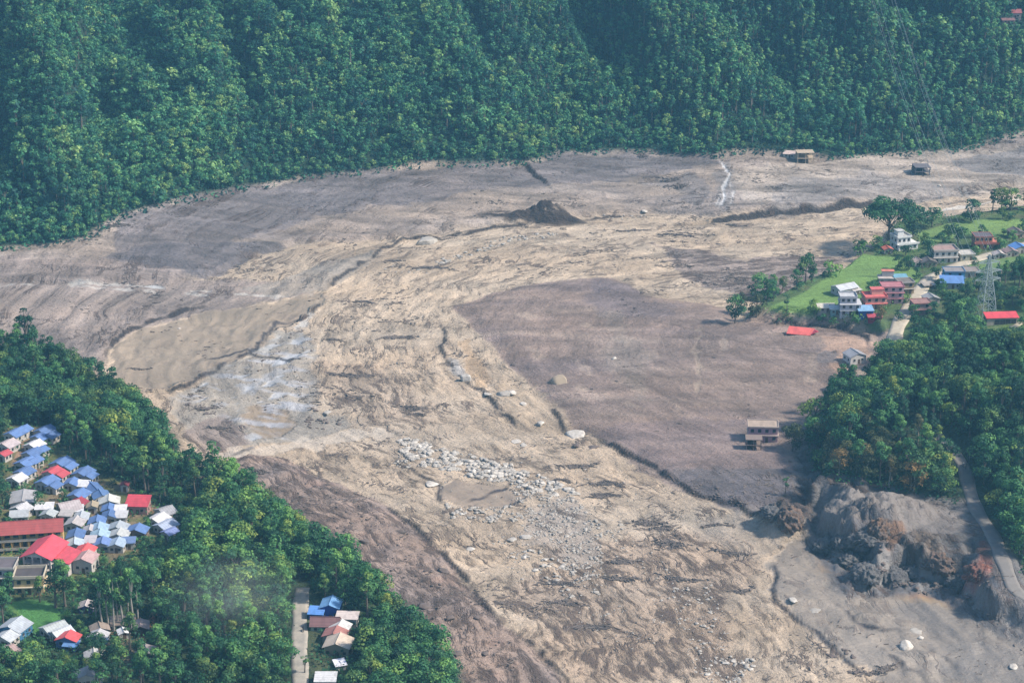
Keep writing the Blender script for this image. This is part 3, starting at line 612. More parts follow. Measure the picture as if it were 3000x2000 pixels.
class MB:
    def __init__(s): s.v = []; s.f = []
    def box(s, x0, x1, y0, y1, z0, z1):
        o = len(s.v); s.v += [(x, y, z) for z in (z0, z1) for x, y in ((x0, y0), (x1, y0), (x1, y1), (x0, y1))]
        s.f += [tuple(o+i for i in q) for q in ((3, 2, 1, 0), (4, 5, 6, 7), (0, 1, 5, 4), (1, 2, 6, 5), (2, 3, 7, 6), (3, 0, 4, 7))]; return s
    def poly(s, pts, faces): o = len(s.v); s.v += list(pts); s.f += [tuple(o+i for i in q) for q in faces]; return s
    def bar(s, a, b, r):
        a = Vector(a); b = Vector(b); d = (b-a).normalized(); e = d.cross(Vector((.31, .2, .93))).normalized()*r; g = d.cross(e).normalized()*r
        o = len(s.v); s.v += [tuple(p+q) for p in (a, b) for q in (e+g, e-g, -e-g, -e+g)]
        s.f += [tuple(o+i for i in q) for q in ((0, 1, 5, 4), (1, 2, 6, 5), (2, 3, 7, 6), (3, 0, 4, 7), (0, 3, 2, 1), (4, 5, 6, 7))]; return s
    def slab(s, p, th):                            # p: quad, thickened downwards
        o = len(s.v); s.v += [tuple(q) for q in p]+[(q[0], q[1], q[2]-th) for q in p]; n = len(p)
        s.f += [tuple(o+i for i in range(n)), tuple(o+n+i for i in reversed(range(n)))]+[(o+i, o+n+i, o+n+(i+1) % n, o+(i+1) % n) for i in range(n)]; return s
    def build(s, name, mat, parent=None):
        me = bpy.data.meshes.new(name); me.from_pydata(s.v, [], s.f); me.materials.append(mat); me.update(); return link(name, me, parent)
WM = {}
def opening(name, w_, h_, mat, parent, x, y, z, side):
    k = (name, round(w_, 2), round(h_, 2), mat.name)
    if k not in WM:
        b = MB().box(-w_/2, w_/2, -.05, .05, 0, h_); me = bpy.data.meshes.new(name); me.from_pydata(b.v, [], b.f); me.materials.append(mat); WM[k] = me
    o = link(name, WM[k], parent); o.location = (x, y, z); o.rotation_euler = (0, 0, {'f': 0, 'b': 0, 'l': math.pi/2, 'r': math.pi/2}[side])
    if name == 'window' and h_ > .5:
        kk = ('sill', round(w_, 2))
        if kk not in WM:
            b = MB().box(-w_/2-.12, w_/2+.12, -.14, .14, -.1, -.004); me = bpy.data.meshes.new('sill'); me.from_pydata(b.v, [], b.f); me.materials.append(CONC); WM[kk] = me
        link('sill', WM[kk], o)
    return o
def gable(W, D, zw, pitch, ov, mat, root, name='roof', x=0, y=0, axis_='y'):
    rise = W/2*pitch; o = ov; th = .12; b = MB()
    if axis_ == 'y':
        b.slab([(x-W/2-o, y-D/2-o, zw-o*pitch+.1), (x, y-D/2-o, zw+rise+.1), (x, y+D/2+o, zw+rise+.1), (x-W/2-o, y+D/2+o, zw-o*pitch+.1)], th)
        b.slab([(x, y-D/2-o, zw+rise+.1), (x+W/2+o, y-D/2-o, zw-o*pitch+.1), (x+W/2+o, y+D/2+o, zw-o*pitch+.1), (x, y+D/2+o, zw+rise+.1)], th)
    else:
        rise = D/2*pitch
        b.slab([(x-W/2-o, y-D/2-o, zw-o*pitch+.1), (x+W/2+o, y-D/2-o, zw-o*pitch+.1), (x+W/2+o, y, zw+rise+.1), (x-W/2-o, y, zw+rise+.1)], th)
        b.slab([(x-W/2-o, y, zw+rise+.1), (x+W/2+o, y, zw+rise+.1), (x+W/2+o, y+D/2+o, zw-o*pitch+.1), (x-W/2-o, y+D/2+o, zw-o*pitch+.1)], th)
    rf = b.build(name, mat, root); zr_ = zw+rise+.14
    MB().bar((x, y-D/2-o, zr_), (x, y+D/2+o, zr_), .12).build('ridge_cap', mat, rf) if axis_ == 'y' else MB().bar((x-W/2-o, y, zr_), (x+W/2+o, y, zr_), .12).build('ridge_cap', mat, rf)
    return rf, rise
def gwall(b, W, D, z0, zw, rise, x=0, y=0, axis_='y'):  # box walls with gable triangles
    x0, x1, y0, y1 = x-W/2, x+W/2, y-D/2, y+D/2; b.box(x0, x1, y0, y1, z0, zw)
    if axis_ == 'y': b.poly([(x0, y0, zw), (x1, y0, zw), (x, y0, zw+rise), (x0, y1, zw), (x1, y1, zw), (x, y1, zw+rise)], [(0, 1, 2), (4, 3, 5), (0, 2, 5, 3), (1, 4, 5, 2)])
    else: b.poly([(x0, y0, zw), (x0, y1, zw), (x0, y, zw+rise), (x1, y0, zw), (x1, y1, zw), (x1, y, zw+rise)], [(1, 0, 2), (3, 4, 5), (0, 3, 5, 2), (4, 1, 2, 5)])
def seat(u, v, D, rz):                             # house centre from the picture point of its front foot, sunk into the slope
    x, y, z = cast(u, v); cx_ = x-math.sin(rz)*-D/2*-1; cx_, cy_ = x-math.sin(rz)*D/2, y+math.cos(rz)*D/2
    z = min(z, float(hgt(cx_, cy_))); return cx_, cy_, z
def house(u, v, W, D, Hh, rz, wallc, roofc, label, group=None, name='house', kind='gable', pitch=.38, prot=True, ax='y', win=2, front_dark=False, cat_='house', ov=.4, base=0):
    if name in ('settlement_house', 'village_house') and u < 1000: W *= .89; D *= .9
    rz = R(rz); x, y, z = seat(u, v, D, rz); root = empty(name, (x, y, z), rz)
    wm = wall_mat(wallc); rm = roof_mat(roofc)
    if kind == 'gable':
        rise = (W if ax == 'y' else D)/2*pitch; b = MB(); gwall(b, W-.0, D, -1.2, Hh, rise-.05, axis_=ax); b.build('wall', wm, root); gable(W, D, Hh, pitch, ov, rm, root, axis_=ax)
    elif kind == 'shed':
        MB().box(-W/2, W/2, -D/2, D/2, -1.2, Hh).build('wall', wm, root)
        MB().slab([(-W/2-ov, -D/2-ov, Hh+.12), (W/2+ov, -D/2-ov, Hh+.12), (W/2+ov, D/2+ov, Hh+.12+D*pitch*.5), (-W/2-ov, D/2+ov, Hh+.12+D*pitch*.5)], .12).build('roof', rm, root)
        MB().poly([(-W/2, -D/2, Hh), (-W/2, D/2, Hh), (-W/2, D/2, Hh+D*pitch*.5), (W/2, -D/2, Hh), (W/2, D/2, Hh), (W/2, D/2, Hh+D*pitch*.5)], [(0, 1, 2), (3, 5, 4), (1, 4, 5, 2)]).build('gable_panel', wm, root)
    elif kind == 'canopy':                         # open shed on posts
        for sx in (-1, 1):
            for sy in (-1, 1): MB().box(sx*W/2-.1, sx*W/2+.1, sy*D/2-.1, sy*D/2+.1, -1, Hh).build('post', CONC, root)
        gable(W, D, Hh, pitch, ov, rm, root, axis_=ax)
        MB().box(-W/2+.15, W/2-.15, D/2-.35, D/2-.15, -1, Hh-.05).build('wall', wm, root)
    if kind != 'canopy':
        gl = DARK if front_dark else GLASS
        opening('door', .95, 1.9, DOOR, root, W*.05, -D/2-.02, 0.02, 'f')
        for k in range(win): opening('window', .9, .8, gl, root, -W/2+W*(k+.5)/max(win, 1)*(1 if win > 1 else .45), -D/2-.02, Hh*.42, 'f') if abs(-W/2+W*(k+.5)/max(win, 1)-W*.05) > .9 or win < 2 else None
        for sx, sd_ in ((1, 'r'), (-1, 'l')):
            for yy in (-.22, .25): opening('window', .9, .8, gl, root, sx*(W/2+.02), D*yy, Hh*.42, sd_)
    tag(root, label, cat_, group)
    if prot:
        dd = proj(x, y, z)[2]; cu, cv, _ = proj(x, y, z+Hh*.7); hw = W*.55*F/dd; PROT.append((cu-hw, cv-hw*.55, cu+hw, cv+hw*.5))
    return root
def storeyed(u, v, W, D, n, sh, rz, wallc, roofc, label, name='concrete_house', nw=3, parapet=.7, tower=None, group=None, slabc=C(206, 200, 190), setback=0, cat_='house', rail=False, prot=True, broken=False, tower_roof=None):
    rz = R(rz); x, y, z = seat(u, v, D, rz); root = empty(name, (x, y, z), rz); wm = wall_mat(wallc); sm = wall_mat(slabc); rm = roof_mat(roofc, False)
    zz = 0; w_, d_ = W, D
    for s_ in range(n):
        if s_ == n-1 and setback: w_, d_ = W*(1-setback), D*(1-setback*.6)
        yo = (D-d_)/2; xo = -(W-w_)/2
        MB().box(xo-w_/2, xo+w_/2, yo-d_/2, yo+d_/2, zz-(1.2 if s_ == 0 else 0), zz+sh-.18).build('wall', wm, root)
        if s_ < n-1: MB().box(-W/2-.35, W/2+.35, -D/2-.7, D/2+.3, zz+sh-.18, zz+sh).build('floor_slab', sm, root)
        for k in range(nw):
            xx = xo-w_/2+w_*(k+.5)/nw
            if s_ == 0 and k == nw//2: opening('door', 1.0, 2.0, DOOR, root, xx, yo-d_/2-.02, zz+.05, 'f')
            else: opening('window', 1.15, 1.15, GLASS, root, xx, yo-d_/2-.02, zz+sh*.33, 'f')
        for sx, sd_ in ((1, 'r'), (-1, 'l')):
            for yy in (-.25, .22): opening('window', 1.1, 1.1, GLASS, root, xo+sx*(w_/2+.02), yo+d_*yy, zz+sh*.33, sd_)
        if rail and s_ == n-2 or (rail and s_ == 0 and n == 2):
            b = MB(); b.box(-W/2-.35, W/2+.35, -D/2-.7, -D/2-.6, zz+sh+.003, zz+sh+.75); b.build('balcony_rail', sm, root)
        zz += sh
    xo = -(W-w_)/2; yo = (D-d_)/2
    MB().box(xo-w_/2-.35, xo+w_/2+.35, yo-d_/2-.45, yo+d_/2+.3, zz-.18, zz).build('roof', rm, root)
    if parapet:
        b = MB(); a0_, a1, b0, b1 = xo-w_/2-.3, xo+w_/2+.3, yo-d_/2-.4, yo+d_/2+.25; t_ = .18
        b.box(a0_, a1, b0, b0+t_, zz+.003, zz+parapet).box(a0_, a1, b1-t_, b1, zz+.003, zz+parapet).box(a0_, a0_+t_, b0+t_, b1-t_, zz+.003, zz+parapet).box(a1-t_, a1, b0+t_, b1-t_, zz+.003, zz+parapet); b.build('parapet', sm, root)
    if tower:
        tw, tx = tower; MB().box(tx*W/2-tw/2, tx*W/2+tw/2, 0, D*.45, zz+.004, zz+2.3).build('stair_tower', wm, root)
        MB().box(tx*W/2-tw/2-.3, tx*W/2+tw/2+.3, -.3, D*.45+.3, zz+2.3, zz+2.5).build('tower_roof', roof_mat(tower_roof or roofc, False), root)
    tag(root, label, cat_, group)
    if prot:
        dd = proj(x, y, z)[2]; cu, cv, _ = proj(x, y, z+zz*.6); hw = W*.55*F/dd; PROT.append((cu-hw, cv-hw*.6, cu+hw, cv+hw*.45))
    return root
BLUE = C(100, 138, 196, .68); LBLUE = C(160, 190, 215, .75); WHITE = C(222, 222, 224, .75); GREY = C(180, 182, 188, .7); REDR = C(206, 80, 92, .7); WW = C(214, 208, 200); CRM = C(220, 200, 160); PALEW = C(190, 180, 170)
RUST = C(166, 112, 100); BROWNR = C(150, 120, 105)
GB = 'blue roofed houses in the left settlement'; GW = 'white and grey roofed houses in the left settlement'
def LH(u, v, W, D, rz, rc, label, g=None, wallc=WW, **k): return house(u, v, W, D, 2.4, rz, wallc, rc, label, g, name='settlement_house', **k)
for k in range(4): PROT.append((674, 1385+k*48, 706, 1430+k*48))
PROT.append((2044, 712, 2086, 778)); PROT.append((2140, 612, 2200, 650))
LH(24, 1015, 6.4, 7, -28, BLUE, 'blue roofed house at the upper left end of the settlement, beside the earth lane', GB)
LH(8, 1040, 6.5, 6, -28, C(214, 200, 200, .7), 'pinkish white roofed house cut by the left edge, below the first blue roof', GW)
LH(3, 1060, 4, 4, -28, REDR, 'small red roof at the left edge below the pinkish white roof')
LH(92, 1008, 6.4, 6.5, -28, BLUE, 'blue roofed house at the top of the second row, nearest the dark wood', GB)
LH(84, 1022, 6.2, 5, -28, BLUE, 'blue roofed house directly above the white roof in the second row', GB)
LH(70, 1040, 6.2, 5.5, -28, WHITE, 'white roofed house between blue roofs in the second row', GW)
LH(64, 1060, 6.2, 6, -28, BLUE, 'blue roofed house just below the white roof of the second row', GB)
LH(48, 1082, 6.6, 6.5, -28, BLUE, 'blue roofed house in the middle of the long left row of blue roofs', GB)
LH(46, 1104, 6.2, 5.5, -28, BLUE, 'lowest blue roofed house of the long left row, half white', GB)
LH(30, 1118, 6.0, 5.0, -28, WHITE, 'white roofed house touching the lowest blue roof of the left row', GW)
LH(132, 1083, 7.0, 6.5, -24, BLUE, 'blue roofed house standing above the bright red roof', GB)
LH(113, 1103, 6.2, 5.5, -24, REDR, 'small house with a bright red roof between two blue roofs')
LH(98, 1126, 6.6, 6.5, -24, BLUE, 'blue roofed house standing below the small bright red roof', GB)
LH(182, 1106, 6.4, 6.5, -20, BLUE, 'blue roofed house with white front, rightmost of the upper rows', GB)
LH(160, 1128, 5, 5, -10, BLUE, 'blue roofed house half white, below the rightmost upper house', GB)
LH(186, 1132, 4, 4, -10, WHITE, 'small white roofed lean-to beside a blue roof in the middle of the settlement', GW, kind='shed')
LH(172, 1157, 6.6, 6, -20, BLUE, 'blue roofed house joined to a dark red roof in front', GB)
LH(173, 1174, 5.6, 4.5, -20, C(176, 56, 74, .75), 'dark red gable roof in front of a blue roofed house')
LH(52, 1170, 8.5, 10, 8, C(186, 184, 184, .75), 'large plain grey sheet roofed building left of the round green tree', GW, pitch=.2)
LH(138, 1180, 9, 7, -62, C(190, 180, 180, .75), 'large pale grey gable roof in the middle of the settlement', GW)
LH(102, 1185, 6, 4, 5, WHITE, 'narrow white roofed hut left of the large pale grey gable', GW, kind='shed')
LH(40, 1188, 6.5, 5, -30, WHITE, 'white roofed house behind the long yellow school', GW)
LH(44, 1203, 6, 4, 8, C(200, 205, 208, .75), 'low white shed directly behind the school roof at left', GW, kind='shed')
LH(108, 1200, 5, 4, -10, C(196, 204, 206, .75), 'small grey roofed hut peeping over the school roof', GW)
LH(178, 1190, 4, 4, 10, WHITE, 'small bright white hut above the school end', GW, kind='shed')
LH(224, 1145, 5.6, 8, 30, BLUE, 'blue roofed house at the top of the diagonal row beside the lane', GB)
LH(236, 1158, 5.8, 5.5, 22, C(110, 150, 205, .75), 'faded blue roofed house second in the diagonal row', GB)
LH(251, 1172, 7.2, 5.5, 8, C(212, 214, 208, .75), 'white roofed house in the middle of the diagonal row', GW)
LH(250, 1188, 4.8, 4.5, 4, BLUE, 'blue roofed house with white lean-to near the lower end of the diagonal row', GB)
LH(251, 1204, 5.2, 4.5, 2, BLUE, 'lowest blue roofed house of the diagonal row', GB)
LH(276, 1190, 3.8, 4, 2, WHITE, 'narrow white roof right of the diagonal row', GW, kind='shed')
LH(278, 1204, 3.8, 4, 2, WHITE, 'narrow white roof at the lower right of the diagonal row', GW, kind='shed')
LH(186, 1208, 4.8, 5, 3, C(200, 208, 214, .75), 'pale grey gable house top of the column beside the school', GW)
LH(168, 1222, 6.2, 5.5, -8, C(206, 200, 198, .75), 'weathered white roofed house right of the school end', GW)
LH(172, 1250, 5.6, 6, 2, BLUE, 'bright blue roofed house right of the school end', GB)
LH(172, 1270, 5.6, 5, 8, C(190, 206, 220, .75), 'pale blue roofed house just above the big red hall roof', GB)
LH(222, 1218, 5.6, 5, 3, BLUE, 'blue gable roof at the top of the left packed column', GB)
LH(226, 1234, 6.2, 5, 3, LBLUE, 'light blue gable roof in the middle of the left packed column', GB)
LH(228, 1250, 6.2, 5, 3, C(170, 200, 218, .75), 'pale blue gable roof lower in the left packed column', GB)
LH(234, 1268, 5.6, 5, 3, C(110, 140, 195, .75), 'dull blue roofed house at the foot of the left packed column', GB)
LH(268, 1232, 6.6, 5, -6, C(196, 206, 214, .75), 'pale blue gable roof at the top of the right packed column', GB)
LH(270, 1248, 6.4, 5, -6, C(206, 210, 208, .75), 'white gable roof in the middle of the right packed column', GW)
LH(266, 1270, 5.2, 5.5, -4, C(176, 198, 220, .75), 'light blue roofed house at the foot of the right packed column', GB)
LH(206, 1262, 3.4, 4, 0, C(196, 190, 194, .75), 'small greyish lean-to left of the packed columns', GW, kind='shed')
LH(311, 1238, 7.0, 5, -8, BLUE, 'blue roofed house with brownish walls right of the packed columns', GB, wallc=C(150, 126, 112))
LH(314, 1182, 7.4, 6.0, -4, C(224, 58, 78, .75), 'small house with a flat bright red roof and pinkish walls at the wood edge', wallc=C(190, 150, 140), kind='shed', pitch=.5, name=None) if False else house(314, 1182, 7.0, 5.5, 3.0, -4, C(190, 150, 140), C(212, 68, 84, .72), 'house with a single bright red roof and pinkish walls at the wood edge', kind='shed', pitch=.55)
LH(286, 1130, 2.6, 3, 0, C(140, 50, 66), 'tiny dark red roofed hut at the edge of the wood')
LH(368, 1192, 7, 5, -48, GREY, 'grey roof frame right of the red roofed house, furthest up the slope', GW)
LH(352, 1212, 6, 6, -30, WHITE, 'bright white roof below the grey roof frame', GW)
LH(366, 1226, 6.4, 6.5, -38, C(180, 195, 220, .75), 'half blue half white roof, last house before the trees', GB)
LH(380, 1240, 4.4, 4.5, -38, C(130, 150, 205, .75), 'small blue roof at the lower right corner of the settlement', GB)
LH(42, 1006, 5.6, 5.5, -28, BLUE, 'small blue roof touching the right side of the first blue roof', GB)
LH(108, 1018, 5.2, 5, -28, BLUE, 'blue roof at the right end of the second row, by the wood', GB)
LH(84, 1052, 4.6, 5, -28, BLUE, 'small blue roof right of the white roof in the second row', GB)
LH(70, 1076, 4.8, 5, -28, BLUE, 'small blue roof right of the middle blue roofs', GB)
LH(150, 1090, 4.8, 5, -24, BLUE, 'small blue roof right of the one above the bright red roof', GB)
LH(132, 1108, 4.6, 4.5, -24, REDR, 'small red roof joined right of the bright red one', None)
LH(117, 1134, 4.6, 4.5, -24, BLUE, 'small blue roof right of the one below the bright red roofs', GB)
LH(200, 1112, 4.6, 4.5, -20, BLUE, 'small blue roof at the right end of the upper houses', GB)
LH(212, 1180, 3.6, 4, 6, C(196, 180, 150), 'small tan hut on the lane left of the diagonal row', None)
LH(150, 1200, 4.2, 3.6, -6, C(206, 200, 196), 'tiny pale shed behind the right end of the school', None, kind='shed')
LH(206, 1236, 4.4, 4, 2, C(206, 200, 200, .7), 'small pale roof wedged left of the packed columns', None)
LH(296, 1262, 4.0, 3.4, 4, C(120, 150, 200), 'little blue shed below the blue house with brownish walls', None, kind='shed')
# long yellow school with balconies
def school():
    rz = R(9); x, y, z = cast(72, 1262); W, D, n, sh = 23, 7, 3, 2.75; x -= 2; y += 2
    root = empty('school', (x, y, z-1.2), rz); wm = wall_mat(C(222, 180, 112)); sm = wall_mat(C(200, 190, 176))
    MB().box(-W/2, W/2, -D/2, D/2, -1.5, n*sh).build('wall', wm, root)
    for s_ in range(n):
        MB().box(-W/2-.2, W/2+.2, -D/2-1.5, -D/2, s_*sh-.15, s_*sh+.05).build('balcony', sm, root)
        if s_: MB().box(-W/2-.2, W/2+.2, -D/2-1.5, -D/2-1.4, s_*sh+.05, s_*sh+.75).build('balcony_rail', sm, root)
        for k in range(9):
            xx = -W/2+W*(k+.5)/9
            if k % 3 == 1: opening('door', 1.1, 2.0, DARK, root, xx, -D/2-.03, s_*sh+.06, 'f')
            else: opening('window', 1.5, 1.1, GLASS, root, xx, -D/2-.03, s_*sh+.85, 'f')
    for k in range(10): xx = -W/2+W*k/9; MB().box(xx-.16, xx+.16, -D/2-1.38, -D/2-1.08, -1, n*sh).build('pillar', wall_mat(C(214, 170, 100)), root)
    gable(W, D+1.6, n*sh, .5, .5, roof_mat(C(166, 74, 72, .75)), root, y=-.8, axis_='x')
    b = MB(); x0_, x1_, y_ = -W/2, W/2, -.8; b.poly([(x0_, -D/2-1.5, n*sh), (x0_, D/2, n*sh), (x0_, y_, n*sh+2.0), (x1_, -D/2-1.5, n*sh), (x1_, D/2, n*sh), (x1_, y_, n*sh+2.0)], [(1, 0, 2), (3, 4, 5)]); b.build('gable_end', wm, root)
    tag(root, 'long three-storey yellow school with open balconies and a brownish red roof', 'school'); PROT.append((0, 1190, 146, 1262))
school()
def hall():
    rz = R(-12); x, y, z = cast(92, 1322); W, D, Hh = 9, 12, 7; x += math.sin(-rz)*-1; y += D/2-1
    root = empty('assembly_hall', (x+1, y, z-.5), rz); wm = wall_mat(C(222, 214, 208)); rm = roof_mat(C(220, 76, 92, .74))
    b = MB(); gwall(b, W, D-2.5, -1.5, Hh, W/2*.42-.05, y=1.25); b.build('wall', wm, root); gable(W, D, Hh, .42, .7, rm, root)
    b = MB(); b.poly([(-W/2, -D/2, Hh), (W/2, -D/2, Hh), (0, -D/2, Hh+W/2*.4), (-W/2, -D/2+.2, Hh), (W/2, -D/2+.2, Hh), (0, -D/2+.2, Hh+W/2*.4)], [(0, 1, 2), (4, 3, 5), (0, 3, 4, 1)]); b.build('pediment', wm, root)
    for k in range(4): xx = -W/2+.3+(W-.6)*k/3; MB().box(xx-.28, xx+.28, -D/2+.02, -D/2+.5, -1.5, Hh-.02).build('pillar', wm, root)
    for zz in (2.4, 4.6): MB().box(-W/2, W/2, -D/2+.1, -D/2+2.5, zz, zz+.25).build('balcony', wm, root)
    for k in range(3):
        for zz in (.1, 2.8, 5.0): opening('window', 1.8, 1.4, GLASS, root, -W/2+W*(k+.5)/3, -D/2+2.46, zz+.3, 'f')
    MB().box(W/2, W/2+4, -D/2+3, D/2-1, -1.5, Hh-2.2).build('side_wing', wm, root)
    MB().slab([(W/2-.1, -D/2+2, Hh-.6), (W/2+5, -D/2+2, Hh-2.3), (W/2+5, D/2-.4, Hh-2.3), (W/2-.1, D/2-.4, Hh-.6)], .14).build('side_roof', rm, root)
    tag(root, 'white columned hall under a very large bright red gable roof, in front of the school', 'hall'); PROT.append((56, 1225, 165, 1325))
hall()
house(190, 1292, 5.5, 5, 3.2, -10, WW, C(226, 84, 84, .75), 'low house with a red roof right of the large red hall', kind='gable')
house(190, 1318, 6, 6, 4.0, -10, WW, C(206, 170, 166, .75), 'house with a faded pink roof below the low red roof', kind='gable')
storeyed(68, 1366, 8.5, 7, 2, 2.7, 4, C(226, 200, 146), C(92, 88, 90), 'cream two-storey house with dark flat roof in front of the red roofed hall', nw=3, parapet=.9, tower=None, slabc=C(226, 214, 190))
storeyed(2, 1345, 8, 7, 2, 2.7, 0, C(190, 190, 196), C(110, 104, 110), 'grey flat-roofed house cut by the left edge below the school', nw=3)
def MH(*a, **k): return house(*a, name=k.pop('name', 'village_house'), **k)
MH(22, 1468, 8, 7, 3, -22, C(70, 130, 170), C(205, 214, 222, .75), 'blue walled house with a white gable roof at the left edge below the green lawn', front_dark=True)
MH(6, 1486, 6, 5, 2.4, -22, WW, C(200, 206, 210, .75), 'white roofed shed in front of the blue walled house')
MH(6, 1520, 6, 5, 2.4, -30, WW, C(176, 150, 146, .75), 'pinkish brown roofed shed at the left edge, nearest the bottom corner', prot=False)
MH(104, 1466, 6.5, 7, 2.4, -46, WW, C(196, 204, 204, .75), 'pale grey gable roof below the lawn, left of a white one')
MH(124, 1476, 6.5, 6, 2.4, -46, WW, C(206, 214, 220, .75), 'white roof joined to a red roof below the lawn')
MH(152, 1488, 6.6, 4.5, 2.4, -10, C(110, 140, 190), C(226, 88, 92, .75), 'small red roofed house below the lawn with a blue tarpaulin in front')
MH(160, 1496, 4, 3, 1.6, -10, C(90, 130, 190), C(110, 160, 220, .75), 'blue tarpaulin lean-to in front of the small red roof', kind='shed')
MH(197, 1408, 4.0, 3.6, 1.8, 0, C(110, 100, 170), C(206, 194, 190, .75), 'white and purple tent standing between the lawn and tall trees', name='tent', cat_='tent')
MH(232, 1462, 5.5, 4, 2.0, 18, PALEW, C(176, 160, 146), 'brown thatched hut left of the taller ruined roofs')
MH(285, 1448, 7.5, 4.5, 2.0, 14, PALEW, C(150, 136, 124), 'long greyish brown roof at the foot of the tall bare trunks', kind='shed')
MH(323, 1460, 5.0, 5, 2.4, 8, C(60, 50, 48), C(176, 160, 158, .7), 'dark open hut with pale gable beside the orange path', front_dark=True)
MH(286, 1468, 3.0, 3, 2, 20, WW, C(236, 238, 240, .8), 'small bright white roof beside the dark open hut')
MH(222, 1480, 5.6, 4, 2.2, -8, C(90, 140, 200), C(206, 206, 210, .75), 'pale roofed hut with blue side among the lower trees', prot=False)
MH(218, 1526, 5.6, 4, 2.2, 12, WW, C(200, 198, 194, .75), 'grey white roof half hidden by trees near the bottom', prot=False)
MH(336, 1516, 6, 5, 1.6, 10, C(170, 150, 130), C(160, 150, 150, .7), 'low half built grey hut above the bottom trees', prot=False)
MH(200, 1578, 9, 5, 2.4, 6, WW, C(176, 176, 178, .7), 'wide grey roof cut by the bottom edge of the photo', prot=False)
# houses beside the concrete road
MH(757, 1424, 6.0, 6.5, 4.2, -6, C(50, 90, 190), C(120, 176, 230, .75), 'blue walled house with light blue gable roof beside the concrete road', win=3)
MH(725, 1426, 4.5, 4, 2.4, -6, C(60, 100, 190), C(90, 150, 225, .75), 'low blue lean-to roof attached left of the blue walled house', kind='shed')
MH(746, 1454, 9, 5, 2.6, -2, C(176, 196, 176), C(130, 92, 92, .7), 'pale green walled house with a brown roof just below the blue one', ax='x', pitch=.7, win=3)
MH(796, 1440, 6.6, 4.5, 2.6, -4, WW, C(218, 206, 200, .75), 'whitish flat sheet roof right of the brown roofed house', kind='shed', pitch=.15)
MH(774, 1462, 6, 5.5, 2.4, -14, WW, C(216, 216, 214, .75), 'pale grey gable roof between brown roof and rusty roof')
MH(766, 1480, 7, 5, 2.4, -10, PALEW, C(180, 120, 110, .7), 'rusty red gable roof between the grey and the cream one')
MH(772, 1505, 8, 7, 3.4, -8, C(176, 160, 130), C(222, 204, 184, .75), 'cream gable roofed house with a dark open front in the trees', front_dark=True, win=3)
MH(784, 1540, 3, 3, 1.6, 20, WW, C(226, 226, 236, .8), 'small white shed below the cream gabled house', kind='shed')
MH(747, 1582, 6, 5, 2.4, 0, WW, C(226, 226, 226, .8), 'white roof cut by the bottom edge beside the road', kind='shed', pitch=.15)
# right village
storeyed(2086, 574, 10, 8, 2, 2.9, 20, C(226, 226, 222, .75), C(214, 214, 212), 'white two-storey house with wide terraces beside the spreading tree', nw=3, setback=.3, rail=True, tower=(3, -.4), slabc=C(230, 230, 226, .75))
MH(2041, 584, 4, 4, 2.3, 10, PALEW, C(206, 110, 92, .75), 'small hut with a reddish roof left below the white terraced house')
storeyed(2172, 604, 11, 8, 2, 2.9, 6, C(220, 216, 208, .7), C(178, 148, 140), 'white two-storey house with pinkish flat roof left of the pale road', nw=4, rail=False, slabc=C(214, 206, 196))
storeyed(2222, 600, 6.5, 6, 1, 3.2, 10, C(200, 196, 170), C(220, 216, 206), 'low cream flat-roofed house beside the white pinkish-roofed one', nw=2, parapet=.3, slabc=C(226, 222, 214))
MH(2112, 612, 4.5, 4, 2.4, 20, WW, C(216, 190, 176, .75), 'small pale hut left of the dark jumbled sheds in the village middle')
MH(2134, 614, 7, 4.5, 2.3, 5, C(180, 165, 145), C(128, 122, 120), 'low dark grey shed below the pinkish-roofed white house', win=3)
storeyed(2268, 572, 11, 8, 2, 2.8, 2, C(214, 160, 120, .7), C(96, 90, 100), 'orange house with wide red eaves and a dark top roof above the road', nw=4, setback=.28, slabc=C(214, 128, 110), rail=True, parapet=.2)
MH(2338, 548, 6, 6, 3, 10, C(190, 170, 150), C(130, 118, 110), 'brown roofed house cut by the right edge beyond the road')
MH(2346, 582, 7, 6, 2.6, 15, PALEW, C(88, 142, 210, .75), 'blue roofed house cut by the right edge of the photo beside the road')
MH(2325, 590, 6, 4.5, 2.3, 10, PALEW, C(180, 150, 144), 'brown roofed shed left of the blue roof at the right edge')
MH(2297, 594, 5.5, 3.5, 2.0, 6, PALEW, C(206, 194, 188, .7), 'low pale shed beside the road near the right edge')
storeyed(2192, 652, 8.5, 6.5, 2, 2.8, 0, C(84, 168, 214, .7), C(150, 146, 146), 'bright blue walled house below the road among trees', nw=2, parapet=.3, slabc=C(90, 150, 200))
MH(2186, 664, 9.5, 5, 2.6, -6, C(180, 180, 190), C(100, 150, 214, .75), 'blue sheet roof in front of the bright blue walled house', kind='shed', pitch=.7)
storeyed(2226, 638, 9, 6, 1, 3, 4, C(190, 184, 174), C(176, 162, 154), 'long grey flat-roofed house right of the bright blue one', nw=3, parapet=.3)
MH(2136, 662, 5, 5, 1.2, 10, C(190, 180, 165), C(196, 186, 172), 'unfinished low grey plinth beside the bend of the dirt road', kind='shed', pitch=.05)
storeyed(2040, 655, 8, 5, 1, 3.2, -2, C(224, 214, 206), C(224, 214, 206), 'white house with a salmon red roof at the far side of the pink cluster', nw=3, parapet=.0, slabc=C(224, 130, 112), tower=(5, 0), tower_roof=C(232, 140, 118, .75))
MH(2070, 654, 5.5, 4, 3.0, 6, C(170, 160, 150), C(120, 178, 200, .75), 'house with a light blue sheet roof behind the pink cluster', kind='shed', pitch=.3)
storeyed(2050, 698, 9, 6.5, 3, 2.5, 2, C(212, 182, 184, .7), C(204, 130, 138), 'three-storey pink house with reddish slabs in the middle of the cluster', nw=3, parapet=.3, slabc=C(200, 134, 140))
